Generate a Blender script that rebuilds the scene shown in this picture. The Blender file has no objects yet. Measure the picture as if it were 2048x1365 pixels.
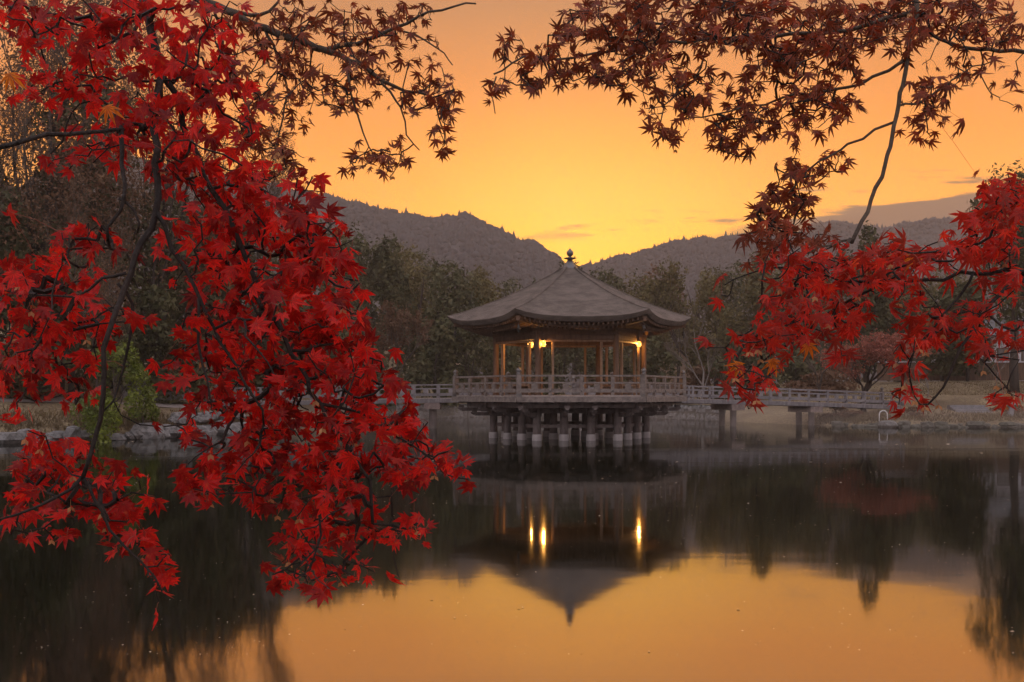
import bpy, math, random
import numpy as np
from mathutils import Vector, Matrix
random.seed(7)
RNG = np.random.default_rng(7)
R = math.radians
SC = bpy.context.scene
COL = SC.collection

# ------------------------------------------------------------------ camera
CAM_H = 1.9
F = 2200.0            # focal length in photo pixels (photo 2048 wide)
HY = 788.0            # horizon row
cd = bpy.data.cameras.new('camera')
cam = bpy.data.objects.new('camera', cd)
COL.objects.link(cam)
cd.sensor_width = 36.0
cd.lens = F / 2048 * 36.0
cd.shift_y = (HY - 682.5) / 2048
cd.clip_start = 0.05
cd.clip_end = 6000
cam.location = (0, 0, CAM_H)
cam.rotation_euler = (R(90), 0, 0)
SC.camera = cam

def at(px, py, D):
    return Vector(((px - 1024) / F * D, D, CAM_H + (HY - py) / F * D))

# ------------------------------------------------------------------ world
SUN_AZ, SUN_EL = R(3.4), R(5.0)
W = bpy.data.worlds.new('World'); SC.world = W
W.use_nodes = True
nt = W.node_tree; nt.nodes.clear()
def N(tree, kind, **kw):
    n = tree.nodes.new(kind)
    for k, v in kw.items(): setattr(n, k, v)
    return n
def L(tree, a, b): tree.links.new(a, b)
def math_n(tree, op, a, b=None, c=None, clamp=False):
    n = N(tree, 'ShaderNodeMath', operation=op); n.use_clamp = clamp
    for i, v in enumerate((a, b, c)):
        if v is None: continue
        if isinstance(v, (int, float)): n.inputs[i].default_value = v
        else: L(tree, v, n.inputs[i])
    return n.outputs[0]
def maprange(tree, v, a, b, c=0.0, d=1.0, smooth=True):
    n = N(tree, 'ShaderNodeMapRange'); n.interpolation_type = 'SMOOTHSTEP' if smooth else 'LINEAR'
    L(tree, v, n.inputs[0])
    for i, x in enumerate((a, b, c, d)): n.inputs[i + 1].default_value = x
    return n.outputs[0]
def mixc(tree, fac, a, b, blend='MIX'):
    n = N(tree, 'ShaderNodeMix', data_type='RGBA', blend_type=blend)
    if isinstance(fac, (int, float)): n.inputs[0].default_value = fac
    else: L(tree, fac, n.inputs[0])
    for i, v in ((6, a), (7, b)):
        if isinstance(v, tuple): n.inputs[i].default_value = (*v, 1) if len(v) == 3 else v
        else: L(tree, v, n.inputs[i])
    return n.outputs[2]
def ramp(tree, fac, stops):
    n = N(tree, 'ShaderNodeValToRGB')
    cr = n.color_ramp
    while len(cr.elements) < len(stops): cr.elements.new(0.5)
    for e, (p, c) in zip(cr.elements, stops):
        e.position = p; e.color = (*c, 1)
    if fac is not None: L(tree, fac, n.inputs[0])
    return n.outputs[0]

tc = N(nt, 'ShaderNodeTexCoord')
sep = N(nt, 'ShaderNodeSeparateXYZ'); L(nt, tc.outputs['Generated'], sep.inputs[0])
dx, dy, dz = sep.outputs
el = math_n(nt, 'DIVIDE', math_n(nt, 'ARCSINE', dz), R(90), clamp=True)
hl = math_n(nt, 'SQRT', math_n(nt, 'ADD', math_n(nt, 'MULTIPLY', dx, dx), math_n(nt, 'ADD', math_n(nt, 'MULTIPLY', dy, dy), 1e-6)))
ca = math_n(nt, 'DIVIDE', math_n(nt, 'ADD', math_n(nt, 'MULTIPLY', dx, math.sin(SUN_AZ)), math_n(nt, 'MULTIPLY', dy, math.cos(SUN_AZ))), hl)
warm = ramp(nt, el, [(0.0, (1.42, .66, .004)), (7/90, (1.40, .55, .001)), (12.6/90, (1.10, .325, .002)), (16.3/90, (.74, .228, .022)),
                     (20.5/90, (.41, .172, .062)), (35/90, (.60, .45, .40)), (1.0, (1.0, .95, 1.05))])
cool = ramp(nt, el, [(0.0, (.64, .53, .54)), (18/90, (.96, .82, .86)), (45/90, (1.14, 1.04, 1.13)), (1.0, (1.0, .95, 1.05))])  # sky outside the view, raised to light the leaves from the front
sky = mixc(nt, maprange(nt, ca, -.45, 1.0), cool, warm)
gd = N(nt, 'ShaderNodeVectorMath', operation='DOT_PRODUCT'); L(nt, tc.outputs['Generated'], gd.inputs[0])
gd.inputs[1].default_value = (math.sin(SUN_AZ) * math.cos(R(4)), math.cos(SUN_AZ) * math.cos(R(4)), math.sin(R(4)))
sky = mixc(nt, maprange(nt, gd.outputs['Value'], .975, 1.0), sky, (.19, .145, .0), 'ADD')      # afterglow over the gap where the sun went down
# thin cloud bank low on the right, feathered wisps beside it (direction space)
u = math_n(nt, 'DIVIDE', dx, math_n(nt, 'MAXIMUM', dy, .05))
v = math_n(nt, 'DIVIDE', dz, math_n(nt, 'MAXIMUM', dy, .05))
cv = N(nt, 'ShaderNodeCombineXYZ')
L(nt, math_n(nt, 'MULTIPLY', u, 9.0), cv.inputs[0]); L(nt, math_n(nt, 'MULTIPLY', v, 55.0), cv.inputs[1])
cn = N(nt, 'ShaderNodeTexNoise'); cn.inputs['Scale'].default_value = 1.0; cn.inputs['Detail'].default_value = 6; cn.inputs['Roughness'].default_value = .55
L(nt, cv.outputs[0], cn.inputs['Vector'])
edge = math_n(nt, 'ADD', math_n(nt, 'MULTIPLY', u, .150), .1215)
off = math_n(nt, 'ADD', math_n(nt, 'SUBTRACT', edge, v), math_n(nt, 'MULTIPLY', math_n(nt, 'SUBTRACT', cn.outputs[0], .5), .028))
bank = math_n(nt, 'MULTIPLY', maprange(nt, off, -.001, .003), math_n(nt, 'MULTIPLY', maprange(nt, u, .13, .26), maprange(nt, dy, .3, .6)))
wisp = math_n(nt, 'MULTIPLY', maprange(nt, cn.outputs[0], .55, .66),
              math_n(nt, 'MULTIPLY', maprange(nt, v, .135, .15), maprange(nt, math_n(nt, 'SUBTRACT', v, math_n(nt, 'MULTIPLY', u, .13)), .165, .150)))
wisp = math_n(nt, 'MULTIPLY', wisp, math_n(nt, 'MULTIPLY', maprange(nt, dy, .3, .6), .9))
cm = math_n(nt, 'MAXIMUM', bank, wisp, clamp=True)
ccol = mixc(nt, maprange(nt, v, .12, .18), (.24, .10, .05), (.18, .078, .045))
sky = mixc(nt, cm, sky, ccol)
nish = N(nt, 'ShaderNodeTexSky', sky_type='NISHITA')
nish.sun_disc = False; nish.sun_elevation = SUN_EL; nish.sun_rotation = SUN_AZ
bg1 = N(nt, 'ShaderNodeBackground'); L(nt, sky, bg1.inputs[0]); bg1.inputs[1].default_value = 1.0
bg2 = N(nt, 'ShaderNodeBackground'); L(nt, nish.outputs[0], bg2.inputs[0]); bg2.inputs[1].default_value = .006
ad = N(nt, 'ShaderNodeAddShader'); L(nt, bg1.outputs[0], ad.inputs[0]); L(nt, bg2.outputs[0], ad.inputs[1])
wo = N(nt, 'ShaderNodeOutputWorld'); L(nt, ad.outputs[0], wo.inputs[0])
W.cycles.sampling_method = 'AUTOMATIC'

sd = bpy.data.lights.new('sun', 'SUN'); sun = bpy.data.objects.new('sun', sd); COL.objects.link(sun)
sd.energy = 2.0; sd.angle = R(.6); sd.color = (1, .62, .28)
sdir = Vector((math.sin(SUN_AZ) * math.cos(SUN_EL), math.cos(SUN_AZ) * math.cos(SUN_EL), math.sin(SUN_EL)))
sun.rotation_euler = sdir.to_track_quat('Z', 'Y').to_euler()

vs = SC.view_settings
SC.display_settings.display_device = 'sRGB'
vs.view_transform = 'Standard'; vs.look = 'None'; vs.exposure = 0.22; vs.gamma = 1.0; vs.use_curve_mapping = False
cy = SC.cycles
cy.use_denoising = True
try: cy.denoiser = 'OPENIMAGEDENOISE'
except Exception: pass
cy.max_bounces = 5; cy.diffuse_bounces = 2; cy.glossy_bounces = 2; cy.transmission_bounces = 3; cy.volume_bounces = 0
cy.use_adaptive_sampling = True; cy.adaptive_threshold = .025; cy.adaptive_min_samples = 16
cy.sample_clamp_indirect = 4.0; cy.caustics_reflective = False; cy.caustics_refractive = False

# ------------------------------------------------------------------ helpers
class MB:
    def __init__(s): s.v = []; s.f = []; s.n = 0
    def add(s, v, f):
        b = s.n; v = [tuple(p) for p in v]
        s.v += v; s.f += [tuple(i + b for i in q) for q in f]; s.n += len(v)
    def box(s, c, size, rz=0.0):
        hx, hy, hz = size[0] / 2, size[1] / 2, size[2] / 2
        co, si = math.cos(rz), math.sin(rz); p = []
        for z in (-hz, hz):
            for x, y in ((-hx, -hy), (hx, -hy), (hx, hy), (-hx, hy)):
                p.append((c[0] + x * co - y * si, c[1] + x * si + y * co, c[2] + z))
        s.add(p, [(0, 3, 2, 1), (4, 5, 6, 7), (0, 1, 5, 4), (1, 2, 6, 5), (2, 3, 7, 6), (3, 0, 4, 7)])
    def beam(s, p, q, w, h, w2=None, h2=None):
        p, q = Vector(p), Vector(q); d = (q - p).normalized()
        side = d.cross(Vector((0, 0, 1)))
        side = side.normalized() if side.length > 1e-4 else Vector((1, 0, 0))
        up = side.cross(d)
        pts = []
        for c, ww, hh in ((p, w, h), (q, w2 or w, h2 or h)):
            for a, b in ((-1, -1), (1, -1), (1, 1), (-1, 1)): pts.append(c + side * (a * ww / 2) + up * (b * hh / 2))
        s.add(pts, [(0, 1, 2, 3), (7, 6, 5, 4), (0, 4, 5, 1), (1, 5, 6, 2), (2, 6, 7, 3), (3, 7, 4, 0)])
    def tube(s, pts, rad, n=6, cap=True):
        pts = [Vector(p) for p in pts]; m = len(pts)
        ref = Vector((.13, .21, .97)); vv = []; u = None
        for i, p in enumerate(pts):
            t = pts[min(i + 1, m - 1)] - pts[max(i - 1, 0)]
            t = t.normalized() if t.length > 1e-9 else Vector((0, 0, 1))
            if u is None: u = t.cross(ref if abs(t.dot(ref)) < .95 else Vector((1, 0, 0)))
            else: u = u - t * u.dot(t)
            u.normalize(); w = t.cross(u); r = rad[i] if hasattr(rad, '__len__') else rad
            for k in range(n):
                a = 2 * math.pi * k / n
                vv.append(p + u * (math.cos(a) * r) + w * (math.sin(a) * r))
        ff = [(i * n + k, i * n + (k + 1) % n, (i + 1) * n + (k + 1) % n, (i + 1) * n + k) for i in range(m - 1) for k in range(n)]
        if cap: ff += [tuple(range(n - 1, -1, -1)), tuple((m - 1) * n + k for k in range(n))]
        s.add(vv, ff)
    def lathe(s, prof, n=12, c=(0, 0, 0), rot=0.0):
        vv = []; m = len(prof)
        for r, z in prof:
            for k in range(n):
                a = rot + 2 * math.pi * k / n
                vv.append((c[0] + r * math.cos(a), c[1] + r * math.sin(a), c[2] + z))
        ff = [(i * n + k, i * n + (k + 1) % n, (i + 1) * n + (k + 1) % n, (i + 1) * n + k) for i in range(m - 1) for k in range(n)]
        ff += [tuple(range(n - 1, -1, -1)), tuple((m - 1) * n + k for k in range(n))]
        s.add(vv, ff)
    def mesh(s, name, m, smooth=False):
        me = bpy.data.meshes.new(name); me.from_pydata(s.v, [], s.f)
        if m: me.materials.append(m)
        if smooth: me.shade_smooth()
        me.update(); return me
def fastmesh(name, V, Fc, m, smooth=False, attr=None):
    """V (n,3) float array, Fc (k,3|4) int array"""
    V = np.asarray(V, np.float32); Fc = np.asarray(Fc, np.int32)
    me = bpy.data.meshes.new(name)
    k, w = Fc.shape
    me.vertices.add(len(V)); me.vertices.foreach_set('co', V.ravel())
    me.loops.add(k * w); me.loops.foreach_set('vertex_index', Fc.ravel())
    me.polygons.add(k); me.polygons.foreach_set('loop_start', np.arange(0, k * w, w, dtype=np.int32))
    me.update(calc_edges=True)
    if attr is not None:
        at_ = me.attributes.new('leaf_pos', 'FLOAT_VECTOR', 'POINT'); at_.data.foreach_set('vector', np.asarray(attr, np.float32).ravel())
    if m: me.materials.append(m)
    if smooth: me.shade_smooth()
    return me
def link(name, me, parent=None, loc=(0, 0, 0), rz=0.0):
    o = bpy.data.objects.new(name, me); COL.objects.link(o)
    o.location = loc; o.rotation_euler = (0, 0, rz)
    if parent: o.parent = parent
    return o
def part(name, mb, m, parent, loc=(0, 0, 0), smooth=False, kind=None):
    o = link(name, mb.mesh(name, m, smooth), parent, loc)
    if kind: o['kind'] = kind
    return o
def tag(o, label, cat, group=None, kind=None):
    o['label'] = label
    if cat: o['category'] = cat
    if group: o['group'] = group
    if kind: o['kind'] = kind
    return o
def thing(name, label, cat, loc=(0, 0, 0), rz=0.0, group=None):
    return tag(link(name, None, None, loc, rz), label, cat, group)

# ------------------------------------------------------------------ materials
def newmat(name):
    m = bpy.data.materials.new(name); m.use_nodes = True
    t = m.node_tree; t.nodes.clear()
    out = N(t, 'ShaderNodeOutputMaterial'); return m, t, out
def surf(name, c1, c2, rough=.8, scale=3.0, stretch=(1, 1, 1), bump=.0, bscale=None, detail=5, spec=.3, island=0.0, coord='Object'):
    m, t, out = newmat(name)
    tcn = N(t, 'ShaderNodeTexCoord'); mp = N(t, 'ShaderNodeMapping'); mp.inputs['Scale'].default_value = stretch
    L(t, tcn.outputs[coord], mp.inputs[0])
    no = N(t, 'ShaderNodeTexNoise'); no.inputs['Scale'].default_value = scale; no.inputs['Detail'].default_value = detail; no.inputs['Roughness'].default_value = .62
    L(t, mp.outputs[0], no.inputs['Vector'])
    fac = maprange(t, no.outputs[0], .3, .7)
    if island:
        g = N(t, 'ShaderNodeNewGeometry'); oi = N(t, 'ShaderNodeObjectInfo')
        rnd = math_n(t, 'FRACT', math_n(t, 'ADD', g.outputs['Random Per Island'], oi.outputs['Random']))
        fac = math_n(t, 'ADD', math_n(t, 'MULTIPLY', fac, 1 - island), math_n(t, 'MULTIPLY', rnd, island))
    b = N(t, 'ShaderNodeBsdfPrincipled')
    L(t, mixc(t, fac, c1, c2), b.inputs['Base Color'])
    b.inputs['Roughness'].default_value = rough; b.inputs['Specular IOR Level'].default_value = spec
    if bump:
        n2 = N(t, 'ShaderNodeTexNoise'); n2.inputs['Scale'].default_value = bscale or scale * 4; n2.inputs['Detail'].default_value = 6
        L(t, mp.outputs[0], n2.inputs['Vector'])
        bp = N(t, 'ShaderNodeBump'); bp.inputs['Strength'].default_value = bump; bp.inputs['Distance'].default_value = .05
        L(t, n2.outputs[0], bp.inputs['Height']); L(t, bp.outputs[0], b.inputs['Normal'])
    L(t, b.outputs[0], out.inputs[0]); return m
def foliage(name, stops, trans=.35, rough=.55, spec=.3, clump=.0, veins=False):
    """leaf material: colour varies from leaf to leaf; part of the light passes through"""
    m, t, out = newmat(name)
    g = N(t, 'ShaderNodeNewGeometry'); oi = N(t, 'ShaderNodeObjectInfo')
    rnd = math_n(t, 'FRACT', math_n(t, 'ADD', g.outputs['Random Per Island'], oi.outputs['Random']))
    tcn = N(t, 'ShaderNodeTexCoord')
    no = N(t, 'ShaderNodeTexNoise'); no.inputs['Scale'].default_value = .55; no.inputs['Detail'].default_value = 3
    L(t, tcn.outputs['Object'], no.inputs['Vector'])
    if clump: rnd = math_n(t, 'ADD', math_n(t, 'MULTIPLY', rnd, 1 - clump), math_n(t, 'MULTIPLY', maprange(t, no.outputs[0], .3, .7), clump))
    c = ramp(t, rnd, stops)
    if veins:
        at2 = N(t, 'ShaderNodeAttribute'); at2.attribute_name = 'leaf_pos'
        sp = N(t, 'ShaderNodeSeparateXYZ'); L(t, at2.outputs['Vector'], sp.inputs[0])
        ang = math_n(t, 'ARCTAN2', sp.outputs[0], sp.outputs[1])
        rad = math_n(t, 'SQRT', math_n(t, 'ADD', math_n(t, 'MULTIPLY', sp.outputs[0], sp.outputs[0]), math_n(t, 'MULTIPLY', sp.outputs[1], sp.outputs[1])))
        fr_ = math_n(t, 'ABSOLUTE', math_n(t, 'SUBTRACT', math_n(t, 'FRACT', math_n(t, 'ADD', math_n(t, 'DIVIDE', ang, R(37)), .5)), .5))
        vd = math_n(t, 'MULTIPLY', math_n(t, 'MULTIPLY', fr_, R(37)), rad)
        c = mixc(t, math_n(t, 'MULTIPLY', maprange(t, vd, .035, .008), .45), c, (.30, .03, .02))
        lp = N(t, 'ShaderNodeVectorMath', operation='ADD'); L(t, at2.outputs['Vector'], lp.inputs[0])
        cb = N(t, 'ShaderNodeCombineXYZ'); L(t, math_n(t, 'MULTIPLY', rnd, 40), cb.inputs[2]); L(t, cb.outputs[0], lp.inputs[1])
        nb_ = N(t, 'ShaderNodeTexNoise'); nb_.inputs['Scale'].default_value = 2.6; nb_.inputs['Detail'].default_value = 4; L(t, lp.outputs[0], nb_.inputs['Vector'])
        c = mixc(t, math_n(t, 'MULTIPLY', maprange(t, nb_.outputs[0], .50, .72), .6), c, (.10, .02, .012))
        c = mixc(t, math_n(t, 'MULTIPLY', maprange(t, nb_.outputs[0], .46, .28), .35), c, (.80, .16, .03))
    b = N(t, 'ShaderNodeBsdfPrincipled'); L(t, c, b.inputs['Base Color'])
    b.inputs['Roughness'].default_value = rough; b.inputs['Specular IOR Level'].default_value = spec
    tr = N(t, 'ShaderNodeBsdfTranslucent'); L(t, c, tr.inputs[0])
    mx = N(t, 'ShaderNodeMixShader'); mx.inputs[0].default_value = trans
    L(t, b.outputs[0], mx.inputs[1]); L(t, tr.outputs[0], mx.inputs[2]); L(t, mx.outputs[0], out.inputs[0])
    return m

M = {}
M['roof'] = surf('cypress_bark_roof', (.145, .118, .102), (.075, .061, .052), .85, 1.7, (1, 1, 3), .7, 16, detail=9, spec=.25)
M['timber_dark'] = surf('aged_timber', (.16, .098, .065), (.09, .055, .038), .7, 2.5, (3, 3, .5), .25, 20)
M['timber_lit'] = surf('lit_timber', (.30, .20, .13), (.20, .125, .08), .6, 2.5, (3, 3, .5), .25, 20)  # lighter copy of the aged timber, with light on it painted into the colour
M['timber_grey'] = surf('weathered_timber', (.23, .195, .175), (.115, .097, .088), .7, 3, (2, 2, 2), .3, 22)
M['deck'] = surf('deck_timber', (.30, .26, .24), (.20, .17, .155), .35, 3, (1, 8, 1), .2, 20, spec=.5)
M['fascia'] = surf('silver_timber', (.25, .235, .245), (.125, .118, .125), .7, 4, (1, 1, 1), .3, 22, island=.5)
M['metal'] = surf('dark_bronze', (.06, .052, .05), (.10, .09, .085), .28, 6, spec=.9)
M['iron'] = surf('black_iron', (.02, .018, .018), (.03, .028, .026), .5, 6)
M['pier'] = surf('brown_grey_timber', (.25, .20, .185), (.15, .12, .11), .75, 3, (2, 2, 2), .3, 18)
M['concrete'] = surf('pale_concrete', (.42, .40, .40), (.30, .28, .28), .85, 3, (1, 1, 1), .3)
M['pile'] = surf('grey_pile', (.17, .145, .14), (.085, .07, .068), .8, 2, (2, 2, .7), .3)
M['rock'] = surf('shore_rock', (.24, .235, .235), (.07, .07, .068), .85, 2.2, (1, 1, 1), .8, 5, island=.25)
M['moss_rock'] = surf('mossy_rock', (.12, .112, .105), (.045, .052, .03), .9, 2.6, (1, 1, 1), .8, 5, island=.25)
M['step'] = surf('step_stone', (.26, .25, .26), (.17, .165, .17), .85, 3, (1, 1, 1), .4)
M['bark'] = surf('bark', (.075, .06, .05), (.035, .028, .024), .9, 4, (1, 1, .3), .6)
M['pale_bark'] = surf('pale_bark', (.24, .215, .20), (.12, .105, .095), .9, 4, (1, 1, .3), .6)
M['maple_bark'] = surf('maple_bark', (.030, .022, .019), (.012, .009, .008), .75, 9, (1, 1, .4), .5, 60)
M['limb_bark'] = surf('grey_limb_bark', (.105, .080, .060), (.05, .038, .03), .8, 12, (1, 1, .4), .5, 60)
M['path'] = surf('gravel_path', (.27, .235, .22), (.19, .165, .155), .95, 3, (1, 1, 1), .3, 30)
M['plaster'] = surf('white_plaster', (.62, .62, .66), (.52, .52, .56), .8, 2)
M['white_paint'] = surf('white_paint', (.75, .75, .77), (.62, .62, .64), .4, 5)
M['roof_tile'] = surf('grey_roof_tile', (.10, .10, .11), (.06, .06, .065), .6, 6, bump=.3)
M['tan_wall'] = surf('tan_wall', (.36, .27, .20), (.29, .21, .16), .85, 2)
M['gold_seed'] = foliage('maple_seed', [(0, (.42, .20, .09)), (.6, (.55, .30, .14)), (1, (.35, .12, .06))], .4)

M['leaf_red'] = foliage('red_maple_leaf', [(0, (.14, .005, .007)), (.22, (.40, .008, .010)), (.5, (.80, .016, .016)), (.78, (.95, .030, .022)), (.93, (.95, .06, .016)), (1, (.88, .22, .02))], .66, .38, .35, .35, True)  # wide dark-to-bright spread paints lit and shaded leaves into the reds
M['leaf_dark'] = foliage('russet_maple_leaf', [(0, (.075, .028, .014)), (.35, (.14, .04, .017)), (.7, (.22, .055, .018)), (.9, (.38, .05, .015)), (1, (.50, .05, .014))], .36, .5, .3, .4, True)
M['leaf_right'] = foliage('scarlet_maple_leaf', [(0, (.16, .02, .012)), (.3, (.38, .022, .013)), (.65, (.74, .022, .016)), (.9, (.90, .045, .016)), (1, (.90, .26, .02))], .6, .42, .35, .45, True)
M['ever'] = foliage('evergreen_foliage', [(0, (.034, .040, .018)), (.5, (.075, .076, .032)), (1, (.135, .118, .052))], .2, .6, .2, .5)
M['olive'] = foliage('olive_foliage', [(0, (.065, .062, .026)), (.5, (.12, .105, .04)), (1, (.20, .155, .06))], .25, .6, .2, .5)
M['rust'] = foliage('rust_foliage', [(0, (.09, .05, .03)), (.5, (.15, .085, .05)), (1, (.22, .13, .075))], .3, .6, .2, .5)
M['redtwig'] = foliage('red_twig_foliage', [(0, (.17, .06, .045)), (.5, (.30, .10, .07)), (1, (.40, .17, .11))], .3, .6, .2, .4)
M['bright'] = foliage('bright_green_foliage', [(0, (.05, .075, .008)), (.45, (.12, .16, .013)), (1, (.24, .28, .03))], .35, .4, .4, .6)
M['twig'] = surf('twig', (.15, .12, .10), (.07, .055, .045), .9, 2, island=.5)
M['hill'] = surf('wooded_hill', (.040, .040, .046), (.030, .030, .034), .95, .05, bump=.0, coord='Object')  # bluish cast of distant haze put into the base colour
M['speck'] = foliage('floating_chip', [(0, (.25, .16, .09)), (.6, (.50, .38, .26)), (1, (.70, .60, .48))], .1)

def ground_mat():
    m, t, out = newmat('bank_ground')
    tcn = N(t, 'ShaderNodeTexCoord')
    no = N(t, 'ShaderNodeTexNoise'); no.inputs['Scale'].default_value = .35; no.inputs['Detail'].default_value = 7; no.inputs['Roughness'].default_value = .65
    L(t, tcn.outputs['Object'], no.inputs['Vector'])
    n2 = N(t, 'ShaderNodeTexNoise'); n2.inputs['Scale'].default_value = 7; n2.inputs['Detail'].default_value = 5
    L(t, tcn.outputs['Object'], n2.inputs['Vector'])
    c = ramp(t, no.outputs[0], [(.3, (.10, .075, .048)), (.45, (.19, .15, .09)), (.58, (.26, .205, .12)), (.7, (.15, .14, .06))])
    c = mixc(t, maprange(t, n2.outputs[0], .42, .62), c, (.12, .09, .062))
    b = N(t, 'ShaderNodeBsdfPrincipled'); L(t, c, b.inputs['Base Color']); b.inputs['Roughness'].default_value = .95
    b.inputs['Specular IOR Level'].default_value = .15
    bp = N(t, 'ShaderNodeBump'); bp.inputs['Strength'].default_value = .6; bp.inputs['Distance'].default_value = .1
    L(t, n2.outputs[0], bp.inputs['Height']); L(t, bp.outputs[0], b.inputs['Normal'])
    L(t, b.outputs[0], out.inputs[0]); return m
def water_mat():
    m, t, out = newmat('pond_water')
    tcn = N(t, 'ShaderNodeTexCoord')
    def noise(scale, st, det=3):
        mp = N(t, 'ShaderNodeMapping'); mp.inputs['Scale'].default_value = st
        L(t, tcn.outputs['Object'], mp.inputs[0])
        no = N(t, 'ShaderNodeTexNoise'); no.inputs['Scale'].default_value = scale; no.inputs['Detail'].default_value = det
        L(t, mp.outputs[0], no.inputs['Vector']); return no.outputs[0]
    swell = noise(.5, (.6, 1.0, 1), 2)
    fine = noise(5.0, (.5, 1.0, 1), 2)
    breeze = noise(.16, (.22, 1.3, 1), 3)           # long thin cat's-paws
    bmask = maprange(t, breeze, .61, .655)
    h = math_n(t, 'ADD', math_n(t, 'MULTIPLY', swell, 1.0), math_n(t, 'MULTIPLY', fine, .06))
    h = math_n(t, 'ADD', h, math_n(t, 'MULTIPLY', math_n(t, 'MULTIPLY', bmask, noise(7.0, (.3, 1, 1), 2)), 1.1))
    bp = N(t, 'ShaderNodeBump'); bp.inputs['Strength'].default_value = 1.0; bp.inputs['Distance'].default_value = .0035
    L(t, h, bp.inputs['Height'])
    gl = N(t, 'ShaderNodeBsdfGlossy'); gl.inputs['Color'].default_value = (.93, .93, .93, 1); gl.inputs['Roughness'].default_value = .05
    df = N(t, 'ShaderNodeBsdfDiffuse'); df.inputs['Color'].default_value = (.005, .006, .003, 1)
    fr = N(t, 'ShaderNodeFresnel'); fr.inputs['IOR'].default_value = 7.0
    L(t, bp.outputs[0], gl.inputs['Normal']); L(t, bp.outputs[0], fr.inputs['Normal'])
    mx = N(t, 'ShaderNodeMixShader'); L(t, fr.outputs[0], mx.inputs[0]); L(t, df.outputs[0], mx.inputs[1]); L(t, gl.outputs[0], mx.inputs[2])
    L(t, mx.outputs[0], out.inputs[0]); return m
M['ground'] = ground_mat(); M['water'] = water_mat()

# ------------------------------------------------------------------ ground and water
POND = np.array([(-45, 6), (-4, 5.8), (0, 4), (4, 5.8), (60, 8), (58, 60), (31, 62), (21.5, 62.5), (18.8, 64.5), (14.5, 75), (10, 88), (-2, 90), (-11, 82),
                 (-12.6, 59), (-13, 53), (-14.5, 49), (-16, 45.8), (-19.5, 42.3), (-27, 38), (-45, 30)], float)
def sdist(x, y):
    """signed distance to the pond's shoreline, negative in the water"""
    x = np.asarray(x, float); y = np.asarray(y, float)
    best = np.full(x.shape, 1e9); inside = np.zeros(x.shape, bool)
    for (ax, ay), (bx, by) in zip(POND, np.roll(POND, -1, 0)):
        ex, ey = bx - ax, by - ay
        t = np.clip(((x - ax) * ex + (y - ay) * ey) / (ex * ex + ey * ey), 0, 1)
        best = np.minimum(best, np.hypot(x - ax - t * ex, y - ay - t * ey))
        with np.errstate(divide='ignore', invalid='ignore'):
            c = ((ay > y) != (by > y)) & (x < (bx - ax) * (y - ay) / (by - ay + 1e-12) + ax)
        inside ^= c
    return np.where(inside, -best, best)
def gz(x, y):
    x = np.asarray(x, float); y = np.asarray(y, float)
    d = sdist(x, y)
    z = np.interp(d, [-6, -1, 0, .5, 2, 8, 25, 60, 400], [-1.6, -.7, -.12, .32, .5, 1.0, 2.0, 3.0, 4.0])
    left = np.clip((-x - 8) / 6, 0, 1) * np.clip((y - 20) / 12, 0, 1)
    z = z + left * np.interp(d, [0, 2, 7, 9, 16, 40, 400], [0, .5, .75, 1.1, 3.4, 6, 8])
    rt = np.clip((x - 18) / 6, 0, 1) * np.clip((y - 55) / 5, 0, 1)
    z = z + rt * np.interp(d, [0, 4, 8, 8.6, 10, 17, 26, 60], [0, .05, .05, .45, .5, 1.15, .9, .2])
    near = np.clip((12 - y) / 4, 0, 1)
    z = np.where((near > 0) & (d > 0), np.minimum(z, .45), z)
    z = z + .10 * np.sin(x * .9 + 1.3 * np.sin(y * .31)) * np.cos(y * .7 + x * .23) * np.clip(d, 0, 1)
    return z
gx = np.concatenate([-np.geomspace(760, 62, 16), np.arange(-60, 60.1, .85), np.geomspace(62, 760, 16)])
gy = np.concatenate([-np.geomspace(760, 12, 16), np.arange(-10, 110.1, .85), np.geomspace(113, 760, 18)])
GX, GY = np.meshgrid(gx, gy)
GZ = gz(GX, GY)
nx, ny = len(gx), len(gy)
idx = np.arange(nx * ny).reshape(ny, nx)
FQ = np.stack([idx[:-1, :-1], idx[:-1, 1:], idx[1:, 1:], idx[1:, :-1]], -1).reshape(-1, 4)
g = link('ground', fastmesh('ground', np.stack([GX, GY, GZ], -1).reshape(-1, 3), FQ, M['ground'], True)); g['kind'] = 'structure'
wb = MB(); wb.add([(-70, 2, 0), (75, 2, 0), (75, 100, 0), (-70, 100, 0)], [(0, 1, 2, 3)])
wt = link('water', wb.mesh('water', M['water'])); wt['kind'] = 'structure'

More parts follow.
